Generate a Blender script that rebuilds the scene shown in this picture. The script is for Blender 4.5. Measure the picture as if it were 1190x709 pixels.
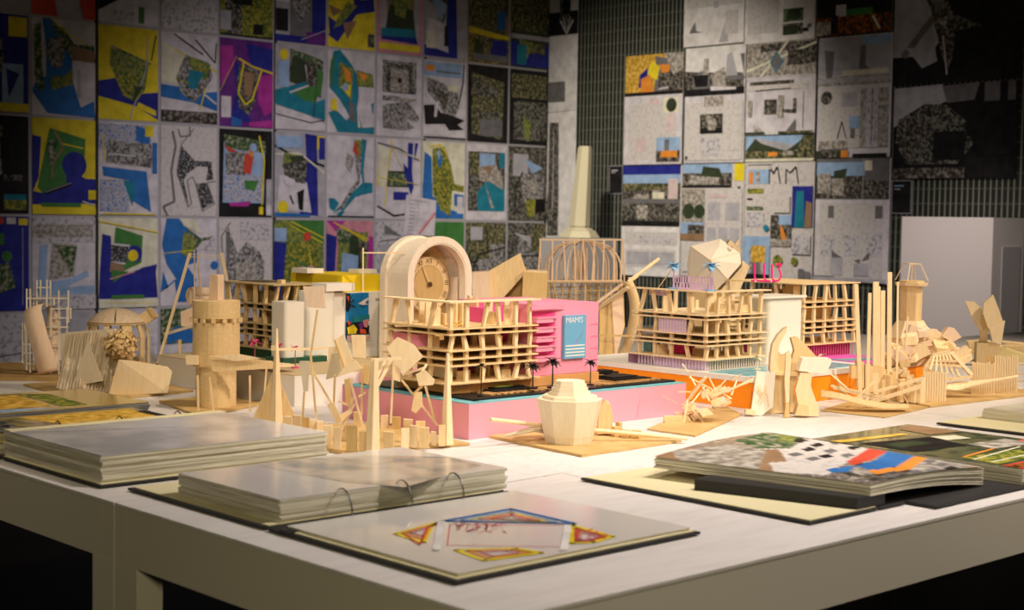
import bpy, math, random
from mathutils import Vector as V, Matrix
for o in list(bpy.data.objects): bpy.data.objects.remove(o)
sc = bpy.context.scene
COL = sc.collection
PI = math.pi
# ------------------------------------------------------------------ camera
TZ = 0.85                                   # table height
F_PX = 1744.4; PITCH = math.radians(3.348); ROLL = math.radians(0.908); YAW = math.radians(46.9)
CAM = V((0, 0, TZ + 0.5))
FH = V((math.cos(YAW), math.sin(YAW), 0)); RH = V((math.sin(YAW), -math.cos(YAW), 0)); ZU = V((0, 0, 1))
FWD = FH * math.cos(PITCH) - ZU * math.sin(PITCH); _up = FH * math.sin(PITCH) + ZU * math.cos(PITCH)
RR = RH * math.cos(ROLL) + _up * math.sin(ROLL); UU = _up * math.cos(ROLL) - RH * math.sin(ROLL)
cam = bpy.data.cameras.new('camera'); co = bpy.data.objects.new('camera', cam); COL.objects.link(co)
m = Matrix((RR, UU, -FWD)).transposed().to_4x4(); m.translation = CAM; co.matrix_world = m
cam.sensor_width = 36; cam.lens = F_PX / 1190 * 36; cam.clip_start = 0.02
cam.dof.use_dof = True; cam.dof.focus_distance = 3.9; cam.dof.aperture_fstop = 5.6
sc.camera = co
sc.view_settings.view_transform = 'Standard'; sc.view_settings.look = 'None'
sc.view_settings.exposure = 0.0; sc.view_settings.gamma = 1; sc.view_settings.use_curve_mapping = False
w = bpy.data.worlds.new('world'); sc.world = w; w.use_nodes = True
w.node_tree.nodes['Background'].inputs[0].default_value = (1, .9, .8, 1); w.node_tree.nodes['Background'].inputs[1].default_value = 0.03
# ------------------------------------------------------------------ lights (gallery spots out of view, plus spots added as fill)
def spot(loc, to, power, size, blend, col, rad=.06):
    l = bpy.data.lights.new('spot_light', 'SPOT'); l.energy = power; l.spot_size = math.radians(size); l.spot_blend = blend
    l.color = col; l.shadow_soft_size = rad
    o = bpy.data.objects.new('spot_light', l); COL.objects.link(o); o.location = loc
    o.rotation_euler = (V(to) - V(loc)).to_track_quat('-Z', 'Y').to_euler(); return o
WARM = (1, .82, .62); NEUT = (1, .88, .80)
spot((3.9, -.2, 3.5), (3.05, 2.75, .95), 410, 50, 1, WARM)
spot((2.5, 2.5, 3.6), (2.9, 2.9, .95), 150, 75, 1, WARM)
spot((.5, 2.4, 3.4), (2.3, 3.4, .95), 110, 62, 1, WARM)
spot((5.6, .9, 3.5), (4.8, 2.65, .95), 430, 60, 1, WARM)  # added spot, brightens the right end and the leaves
spot((2.9, .9, 3.4), (2.1, 1.7, .85), 330, 60, 1, NEUT)
spot((-.9, -.9, 2.5), (1.7, 1.5, .75), 165, 75, 1, (1, .86, .52), .4)  # added warm fill behind the camera for the table aprons
spot((.1, -.4, 3.1), (3.2, 2.75, 1.0), 270, 33, 1, (1, .84, .66), .1)  # added frontal fill, lifts the model faces turned to the camera
# wall washers and an added cabinet fill
spot((4.4, 5.4, 3.4), (7.82, 6.95, 1.15), 680, 54, 1, (1, .88, .74), .1)
spot((4.2, 3.8, 3.2), (5.9, 8.0, .1), 470, 64, 1, (.97, .86, .88), .1)
spot((5.7, 3.6, 3.3), (7.5, 4.6, .5), 300, 44, 1, (1, .88, .84), .1)  # added low spot that brightens the grey cabinet
spot((5.6, 3.4, 3.2), (7.82, 5.3, 1.0), 60, 46, 1, (.97, .86, .86), .1)
# ------------------------------------------------------------------ pixel -> place helpers (photograph is 1190 x 709)
def U(px, py, w):   return CAM + (FWD + RR * ((px - 595) / F_PX) - UU * ((py - 354.5) / F_PX)) * w
def T(px, py, z=TZ):
    d = FWD + RR * ((px - 595) / F_PX) - UU * ((py - 354.5) / F_PX); return CAM + d * ((z - CAM.z) / d.z)
def OP(px, py, ax, val):
    d = FWD + RR * ((px - 595) / F_PX) - UU * ((py - 354.5) / F_PX); return CAM + d * ((val - CAM[ax]) / d[ax])
def dep(p): return (V(p) - CAM).dot(FWD)
def DW(px, py, z=TZ): return dep(T(px, py, z))
def ztop(p, py):
    "height at which the vertical through p is seen on row py"
    a, b = -1., 5.
    for _ in range(40):
        c = (a + b) / 2; q = V((p[0], p[1], c)) - CAM; y = 354.5 - F_PX * q.dot(UU) / q.dot(FWD)
        if y > py: a = c
        else: b = c
    return c
# ------------------------------------------------------------------ materials
MATS = {}
def mat(name, c, r=.6, c2=None, scale=40, kind='noise', spec=.3, stretch=(1, 1, 1), lo=.4, hi=.6, metal=0, alpha=1, c3=None, bump=0, coat=0):
    if name in MATS: return MATS[name]
    m = bpy.data.materials.new(name); m.use_nodes = True; nt = m.node_tree; b = nt.nodes['Principled BSDF']
    b.inputs['Base Color'].default_value = (*c, 1); b.inputs['Roughness'].default_value = r
    b.inputs['Specular IOR Level'].default_value = spec; b.inputs['Metallic'].default_value = metal
    if coat: b.inputs['Coat Weight'].default_value = coat; b.inputs['Coat Roughness'].default_value = .12
    if c2:
        tc = nt.nodes.new('ShaderNodeTexCoord'); mp = nt.nodes.new('ShaderNodeMapping'); mp.inputs['Scale'].default_value = stretch
        nt.links.new(tc.outputs['Object'], mp.inputs[0])
        if kind == 'vor':
            t = nt.nodes.new('ShaderNodeTexVoronoi'); t.inputs['Scale'].default_value = scale; out = t.outputs['Color']
        elif kind == 'edge':
            t = nt.nodes.new('ShaderNodeTexVoronoi'); t.feature = 'DISTANCE_TO_EDGE'; t.inputs['Scale'].default_value = scale; out = t.outputs['Distance']
        else:
            t = nt.nodes.new('ShaderNodeTexNoise'); t.inputs['Scale'].default_value = scale; t.inputs['Detail'].default_value = 4; out = t.outputs['Fac']
        nt.links.new(mp.outputs[0], t.inputs['Vector'])
        rp = nt.nodes.new('ShaderNodeValToRGB'); e = rp.color_ramp.elements
        e[0].position = lo; e[1].position = hi; e[0].color = (*c, 1); e[1].color = (*c2, 1)
        if c3: x = e.new((lo + hi) / 2); x.color = (*c3, 1)
        nt.links.new(out, rp.inputs[0]); nt.links.new(rp.outputs[0], b.inputs['Base Color'])
        if bump:
            bp = nt.nodes.new('ShaderNodeBump'); bp.inputs['Strength'].default_value = bump; bp.inputs['Distance'].default_value = .002
            nt.links.new(out, bp.inputs['Height']); nt.links.new(bp.outputs[0], b.inputs['Normal'])
    MATS[name] = m; return m
def wood(name, a, b, st=(6, 6, 1)): return mat(name, a, .62, b, 22, stretch=st, spec=.25, lo=.3, hi=.7)
WD = wood('balsa wood', (.74, .53, .27), (.82, .63, .36))
WP = wood('pale basswood', (.82, .63, .38), (.87, .71, .47))
WY = wood('yellow birch ply', (.62, .42, .17), (.70, .50, .24))
WG = wood('grey card wood', (.60, .50, .36), (.66, .56, .42))
WR = wood('pinkish balsa', (.78, .57, .42), (.85, .66, .50))
BD = mat('kraft base board', (.52, .34, .13), .7, (.60, .41, .18), 14)
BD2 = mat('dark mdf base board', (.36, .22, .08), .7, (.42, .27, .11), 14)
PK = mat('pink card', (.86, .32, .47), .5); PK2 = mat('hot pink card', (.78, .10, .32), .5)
WH = mat('white card', (.82, .80, .76), .5); IV = mat('ivory card', (.78, .75, .66), .45)
GY = mat('grey board', (.50, .47, .43), .6)
OR = mat('orange card', (1.0, .32, .01), .5); YL = mat('yellow card', (.85, .62, .02), .45)
LIL = mat('lilac card', (.62, .45, .74), .5); TEAL = mat('turquoise card', (.18, .50, .58), .4)
BK = mat('black plastic', (.012, .012, .013), .4); BKC = mat('black binder cloth', (.02, .019, .02), .55, spec=.4)
CRM = mat('cream endpaper', (.72, .66, .42), .55); MTL = mat('steel ring', (.75, .74, .72), .22, metal=1)
GRN = mat('dark green card', (.02, .09, .05), .5); MAG = mat('magenta plastic', (.85, .02, .25), .35); BLU = mat('sky blue card', (.22, .48, .78), .45)
TBL = mat('white laminate', (.70, .67, .66), .5, (.60, .57, .56), 5, spec=.35, stretch=(1.5, 10, 1), lo=.45, hi=.8)
TBF = mat('white painted steel frame', (.62, .58, .50), .45)
# ------------------------------------------------------------------ mesh builder
class MB:
    def __init__(s): s.v = []; s.f = []; s.k = []; s.mats = []
    def _m(s, m):
        if m not in s.mats: s.mats.append(m)
        return s.mats.index(m)
    def face(s, pts, m): 
        i = len(s.v); s.v += [V(p) for p in pts]; s.f.append(tuple(range(i, i + len(pts)))); s.k.append(s._m(m))
    def hexa(s, lo, hi, m, side=None):
        n = len(lo); i = len(s.v); s.v += [V(p) for p in lo] + [V(p) for p in hi]; a = s._m(m); b = s._m(side) if side else a
        s.f.append(tuple(range(i + n - 1, i - 1, -1))); s.k.append(a)
        s.f.append(tuple(range(i + n, i + 2 * n))); s.k.append(a)
        for j in range(n):
            q = (j + 1) % n; s.f.append((i + j, i + q, i + n + q, i + n + j)); s.k.append(b)
        return s
    def prism(s, pts, off, m, side=None):
        pts = [V(p) for p in pts]; off = V(off)
        nn = V((0, 0, 0))
        for j in range(len(pts)): nn += (pts[j] - pts[0]).cross(pts[(j + 1) % len(pts)] - pts[0])
        if nn.dot(off) < 0: pts.reverse()
        return s.hexa(pts, [p + off for p in pts], m, side)
    def box(s, c, sz, m, rz=0):
        c = V(c); R = Matrix.Rotation(rz, 3, 'Z'); x, y, z = [a / 2 for a in sz]
        lo = [c + R @ V(p) for p in ((-x, -y, -z), (x, -y, -z), (x, y, -z), (-x, y, -z))]
        return s.hexa(lo, [p + V((0, 0, 2 * z)) for p in lo], m)
    def bar(s, p, q, w, t=None, m=None, side=None):
        "rectangular stick from p to q, w wide across, t thick"
        p = V(p); q = V(q); t = t or w; d = (q - p).normalized()
        a = V(side) if side else (RH if abs(d.dot(RH)) < .8 else ZU)
        a = (a - d * a.dot(d)).normalized(); b = d.cross(a)
        c = [a * w / 2 * i + b * t / 2 * j for i, j in ((-1, -1), (1, -1), (1, 1), (-1, 1))]
        return s.hexa([p + x for x in c], [q + x for x in c], m)
    def rod(s, p, q, r, m, n=8, r2=None):
        p = V(p); q = V(q); d = (q - p).normalized(); a = d.orthogonal().normalized(); b = d.cross(a); r2 = r if r2 is None else r2
        ring = [a * math.cos(2 * PI * i / n) + b * math.sin(2 * PI * i / n) for i in range(n)]
        return s.hexa([p + x * r for x in ring], [q + x * r2 for x in ring], m)
    def tube(s, pts, r, m, n=6):
        for a, b in zip(pts, pts[1:]): s.rod(a, b, r, m, n)
        return s
    def ribbon(s, A, B, th, m, nrm=None):
        "bent sheet between two point rows A and B with thickness"
        A = [V(p) for p in A]; B = [V(p) for p in B]; n = len(A); N = []
        for j in range(n):
            t = A[min(j + 1, n - 1)] - A[max(j - 1, 0)]; x = t.cross(B[j] - A[j]); N.append(x.normalized() * th / 2 if x.length > 1e-9 else V((0, 0, th / 2)))
        i = len(s.v); k = s._m(m)
        for j in range(n): s.v += [A[j] + N[j], B[j] + N[j], B[j] - N[j], A[j] - N[j]]
        for j in range(n - 1):
            o = i + 4 * j
            for a in range(4): s.f.append((o + a, o + (a + 1) % 4, o + 4 + (a + 1) % 4, o + 4 + a)); s.k.append(k)
        s.f.append((i, i + 3, i + 2, i + 1)); s.k.append(k); o = i + 4 * (n - 1); s.f.append((o, o + 1, o + 2, o + 3)); s.k.append(k)
        return s
    def base(s):
        lo = V((min(p[i] for p in s.v) for i in range(3))); hi = V((max(p[i] for p in s.v) for i in range(3)))
        return V(((lo.x + hi.x) / 2, (lo.y + hi.y) / 2, lo.z))
    def build(s, name, parent=None, label=None, cat=None, group=None, kind=None, smooth=False, loc=None):
        org = V(parent['_o']) if parent else (loc or s.base())
        if parent: org = V(parent['_o'])
        if parent and parent.get('category') == 'wooden model':
            for p in s.v: p.z = max(p.z, TZ + .0007)
        me = bpy.data.meshes.new(name); me.from_pydata([tuple(p - org) for p in s.v], [], s.f)
        for mm in s.mats: me.materials.append(mm)
        for p, k in zip(me.polygons, s.k): p.material_index = k; p.use_smooth = smooth
        import bmesh; bm = bmesh.new(); bm.from_mesh(me); bmesh.ops.recalc_face_normals(bm, faces=bm.faces); bm.to_mesh(me); bm.free()
        o = bpy.data.objects.new(name, me); COL.objects.link(o)
        if parent: o.parent = parent
        else: o.location = org
        o['_o'] = tuple(org)
        return tag(o, label, cat, group, kind)
def tag(o, label=None, cat=None, group=None, kind=None):
    for k, v in (('label', label), ('category', cat), ('group', group), ('kind', kind)):
        if v: o[k] = v
    return o
def thing(name, loc, label, cat, group=None):
    o = bpy.data.objects.new(name, None); COL.objects.link(o); o.location = loc; o['_o'] = tuple(loc); o.empty_display_size = .05
    return tag(o, label, cat, group)
def text_mesh(mb, s, p, right, up, size, m, depth=.0006, spacing=1):
    "lettering as geometry: s written from p along right"
    cu = bpy.data.curves.new('lettering', 'FONT'); cu.body = s; cu.size = size; cu.resolution_u = 2; cu.space_character = spacing
    to = bpy.data.objects.new('lettering', cu); COL.objects.link(to); dg = bpy.context.evaluated_depsgraph_get()
    me = to.evaluated_get(dg).to_mesh(); n = V(right).cross(V(up)).normalized() * depth
    i = len(mb.v); k = mb._m(m)
    for v in me.vertices: mb.v.append(V(p) + V(right) * v.co.x + V(up) * v.co.y + n)
    for f in me.polygons: mb.f.append(tuple(i + a for a in f.vertices)); mb.k.append(k)
    to.to_mesh_clear(); bpy.data.objects.remove(to); bpy.data.curves.remove(cu)
# ------------------------------------------------------------------ the room
XW, YW = 7.82, 8.0
MFL = mat('dark floor', (.010, .008, .007), .7, (.014, .011, .010), 6, spec=.1); MCE = mat('black ceiling', (.03, .03, .03), .8)
MB().box((3.3, 3.5, -.05), (9.3, 9.3, .1), MFL).build('floor', kind='structure')
MB().box((3.3, 3.5, 4.05), (9.3, 9.3, .1), MCE).build('ceiling', kind='structure')
mwall = mat('charcoal wall paint', (.03, .027, .026), .8)
MB().box((3.2, YW + .055, 2), (9.3, .1, 4), mwall).build('wall_left', kind='structure')
MB().box((-1.25, 3.5, 2), (.1, 9.1, 4), mwall).build('wall_behind_left', kind='structure')
MB().box((3.2, -1.2, 2), (9, .1, 4), mwall).build('wall_behind_right', kind='structure')
def mesh_wall():
    m = bpy.data.materials.new('green black slatted wall'); m.use_nodes = True; nt = m.node_tree; b = nt.nodes['Principled BSDF']
    tc = nt.nodes.new('ShaderNodeTexCoord'); sp = nt.nodes.new('ShaderNodeSeparateXYZ'); nt.links.new(tc.outputs['Object'], sp.inputs[0])
    def line(sock, pitch, frac):
        a = nt.nodes.new('ShaderNodeMath'); a.operation = 'DIVIDE'; a.inputs[1].default_value = pitch; nt.links.new(sock, a.inputs[0])
        f = nt.nodes.new('ShaderNodeMath'); f.operation = 'FRACT'; nt.links.new(a.outputs[0], f.inputs[0])
        l = nt.nodes.new('ShaderNodeMath'); l.operation = 'LESS_THAN'; l.inputs[1].default_value = frac; nt.links.new(f.outputs[0], l.inputs[0]); return l
    v = line(sp.outputs['Y'], .036, .27); h = line(sp.outputs['Z'], .0862, .09)
    x1 = nt.nodes.new('ShaderNodeMixRGB'); x1.inputs[1].default_value = (.008, .010, .007, 1); x1.inputs[2].default_value = (.07, .08, .06, 1); nt.links.new(h.outputs[0], x1.inputs[0])
    x2 = nt.nodes.new('ShaderNodeMixRGB'); x2.inputs[2].default_value = (.19, .20, .15, 1); nt.links.new(x1.outputs[0], x2.inputs[1]); nt.links.new(v.outputs[0], x2.inputs[0])
    nt.links.new(x2.outputs[0], b.inputs['Base Color']); b.inputs['Roughness'].default_value = .6; return m
MB().box((XW + .055, 3.5, 2), (.1, 9.2, 4), mesh_wall()).build('wall_right', kind='structure', loc=V((XW, 0, 0)))
# ------------------------------------------------------------------ tables
def table(x0, x1, y0, y1, label, dz=0.):
    z = TZ + dz; t = thing('exhibition_table', ((x0 + x1) / 2, (y0 + y1) / 2, 0), label, 'table', 'white tables pushed together')
    MB().box(((x0 + x1) / 2, (y0 + y1) / 2, z - .0025), (x1 - x0, y1 - y0, .005), TBL).build('table_top', t)
    a = MB(); h = .097; th = .04; zc = z - .0055 - h / 2
    for yy in (y0 + th / 2 + .0005, y1 - th / 2 - .0005): a.box(((x0 + x1) / 2, yy, zc), (x1 - x0 - .001, th, h), TBF)
    for xx in (x0 + th / 2 + .0005, x1 - th / 2 - .0005): a.box((xx, (y0 + y1) / 2, zc), (th, y1 - y0 - 2 * th - .002, h), TBF)
    a.build('apron', t)
    for xx in (x0 + .025, x1 - .025):
        for yy in (y0 + .038, y1 - .038): MB().box((xx, yy, (z - .1025) / 2), (.05, .075, z - .1026), TBF).build('leg', t)
XS = (1.25, 3.5, 5.75, 7.3)
names = {(0, 0): 'white table nearest the camera carrying the large open binder', (0, 1): 'white table at the left edge under the stacked grey binder',
 (1, 0): 'white table at right under the curved binder of colour prints', (1, 1): 'white table under the pink plinth and the orange plinth',
 (0, 2): 'white table at far left under the slatted wooden tower', (1, 2): 'white table behind the clock arch, against the display walls',
 (2, 0): 'white table at the far right edge under the spilled wooden heap', (2, 1): 'white table at back right below the two wooden leaves', (2, 2): 'white table in the back corner below the obelisk'}
for i in range(3):
    for j, (y0, y1) in enumerate(((1.35, 2.327), (2.330, 3.498), (3.501, 4.70))):
        if (i, j) != (2, 2): table(XS[i] + (.003 if i else 0), XS[i + 1], y0, y1, names[(i, j)], 0)
# ------------------------------------------------------------------ posters
def pm(code):
    d = dict(W=(.60, .57, .60), G=(.40, .39, .42), Y=(.72, .58, .02), B=(.02, .14, .42), N=(.015, .02, .24), T=(.01, .19, .27), K=(.008, .007, .008),
             E=(.05, .19, .04), P=(.12, .02, .20), M=(.40, .03, .28), R=(.55, .06, .03), O=(.70, .25, .03), U=(.28, .17, .09), I=(.6, .25, .3), A=(.28, .42, .62), F=(.68, .66, .50), H=(.15, .145, .15), J=(.70, .68, .66), X=(.03, .045, .02), p=(.60, .48, .47))
    if code in d: q = d[code]; return mat('print ' + code, tuple(x * .82 for x in q), .5, tuple(min(x * 1.12 + .01, 1) for x in q), 14, lo=.3, hi=.62, spec=.2)
    s = dict(C=((.05, .05, .05), (.40, .39, .37), (.20, .19, .18)), D=((.01, .01, .012), (.22, .21, .17), (.06, .06, .05)), Q=((.06, .09, .02), (.38, .34, .05), (.14, .18, .03)),
             V=((.02, .07, .02), (.35, .33, .25), (.08, .13, .05)), Z=((.25, .25, .3), (.1, .2, .45), (.5, .5, .55)), a=((.15, .06, .03), (.5, .3, .05), (.06, .12, .03)),
             b=((.02, .018, .014), (.24, .22, .18), (.08, .07, .06)), c=((.20, .18, .15), (.50, .47, .42), (.34, .31, .27)), d=((.05, .14, .04), (.28, .32, .06), (.20, .20, .06)),
             e=((.45, .25, .03), (.8, .5, .12), (.6, .38, .05)), f=((.02, .03, .015), (.28, .24, .12), (.10, .10, .05)), g=((.05, .015, .0), (.5, .14, .01), (.15, .05, .01)))
    if code in s: a, b, c = s[code]; return mat('map print ' + code, a, .5, b, 75 if code in 'CDQd' else 42, kind='vor' if code in 'CDQd' else 'noise', lo=.15 if code in 'CDQd' else .38, hi=.75 if code in 'CDQd' else .62, c3=c, spec=.2)
    s = dict(S=((.56, .54, .56), (.30, .29, .31)), L=((.60, .57, .55), (.50, .47, .45)), k=((.03, .03, .03), (.33, .32, .33)))
    a, b = s[code]; return mat('drawing print ' + code, a, .5, b, {'S': 40, 'L': 44, 'k': 70}[code], lo=.5, hi=.62, spec=.2)
def art(mb, o, ex, ez, n, w, h, spec):
    "spec: 'C:x,y x,y ..' polygon, 'C-w:x,y x,y ..' line, 'C@x,y,r' disc; x and y in percent, y down"
    lay = 0
    def P(x, y): return o + ex * (w * x / 100) + ez * (h * (1 - y / 100)) + n * (.0012 + .0005 * lay)
    for sh in [x.strip() for x in spec.split(';') if x.strip()]:
        m = pm(sh[0]); lay += 1
        if sh[1] == '@':
            x, y, r = map(float, sh[2:].split(',')); mb.face([P(x + r * math.cos(a * PI / 7), y + r * w / h * math.sin(a * PI / 7)) for a in range(14)], m); continue
        head, pts = sh.split(':'); pts = [tuple(map(float, q.split(','))) for q in pts.split()]
        if len(pts) == 2 and len(head) == 1: (a, b), (c, d) = pts; pts = [(a, b), (c, b), (c, d), (a, d)]
        if len(head) == 1: mb.face([P(*q) for q in pts], m)
        else:
            lw = float(head[2:]) / 2
            for (a, b), (c, d) in zip(pts, pts[1:]):
                dx, dy = (c - a) * w, (d - b) * h; l = math.hypot(dx, dy) or 1; nx, ny = -dy / l * lw / w * w, dx / l * lw * w / h
                mb.face([P(a + nx, b + ny), P(c + nx, d + ny), P(c - nx, d - ny), P(a - nx, b - ny)], m)
def poster(wall, a0, a1, z0, z1, bg, spec, label, group, name='map_poster', cat='poster', th=.002, off=0.):
    mb = MB()
    if wall == 'L': o = V((a0, YW - th - .003 - off, z0)); ex, n = V((1, 0, 0)), V((0, -1, 0))
    else: o = V((XW - th - .003 - off, a0, z0)); ex, n = V((0, -1, 0)), V((-1, 0, 0))
    w, h = abs(a1 - a0), z1 - z0; e = ex * w; u = V((0, 0, h))
    mb.prism([o, o + e, o + e + u, o + u], -n * th, pm(bg))
    art(mb, o, ex, V((0, 0, 1)), n, w, h, spec)
    return mb.build(name, None, label, cat, group)
# boards behind the left hand posters
for i in range(-1, 4):
    x0 = 4.195 + 1.2285 * (i - 1) - .002
    if x0 > 7.7: continue
    x1 = min(x0 + 1.205, 7.80)
    nm = {-1: 'at the left edge of the frame', 0: 'at far left behind the slatted tower', 1: 'behind the cylinder tower and the tripod', 2: 'behind the clock arch', 3: 'in the corner beside the tall white banner'}[i]
    MB().box(((x0 + x1) / 2, YW + .0015, 1.62), (x1 - x0, .003, 2.9), mat('grey display board', (.42, .40, .42), .6)).build('display_board', None, 'tall light grey pin-up board ' + nm, 'board', 'pin-up boards on the left wall')
CX = [3.78 + .4045 * (i - 1) - .002 for i in range(12)]          # column edges
CZ = [3.542, 2.986, 2.430, 1.874, 1.318, .776, .22]               # row edges, row 0 is the topmost seen
def grid(c, r, bg, spec, label, mx=.010, mt=.008, mb_=.008):
    poster('L', CX[c] + mx, CX[c + 1] - mx, CZ[r + 1] + mb_, CZ[r] - mt, bg, spec, label, 'map posters in a grid on the left wall')
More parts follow.
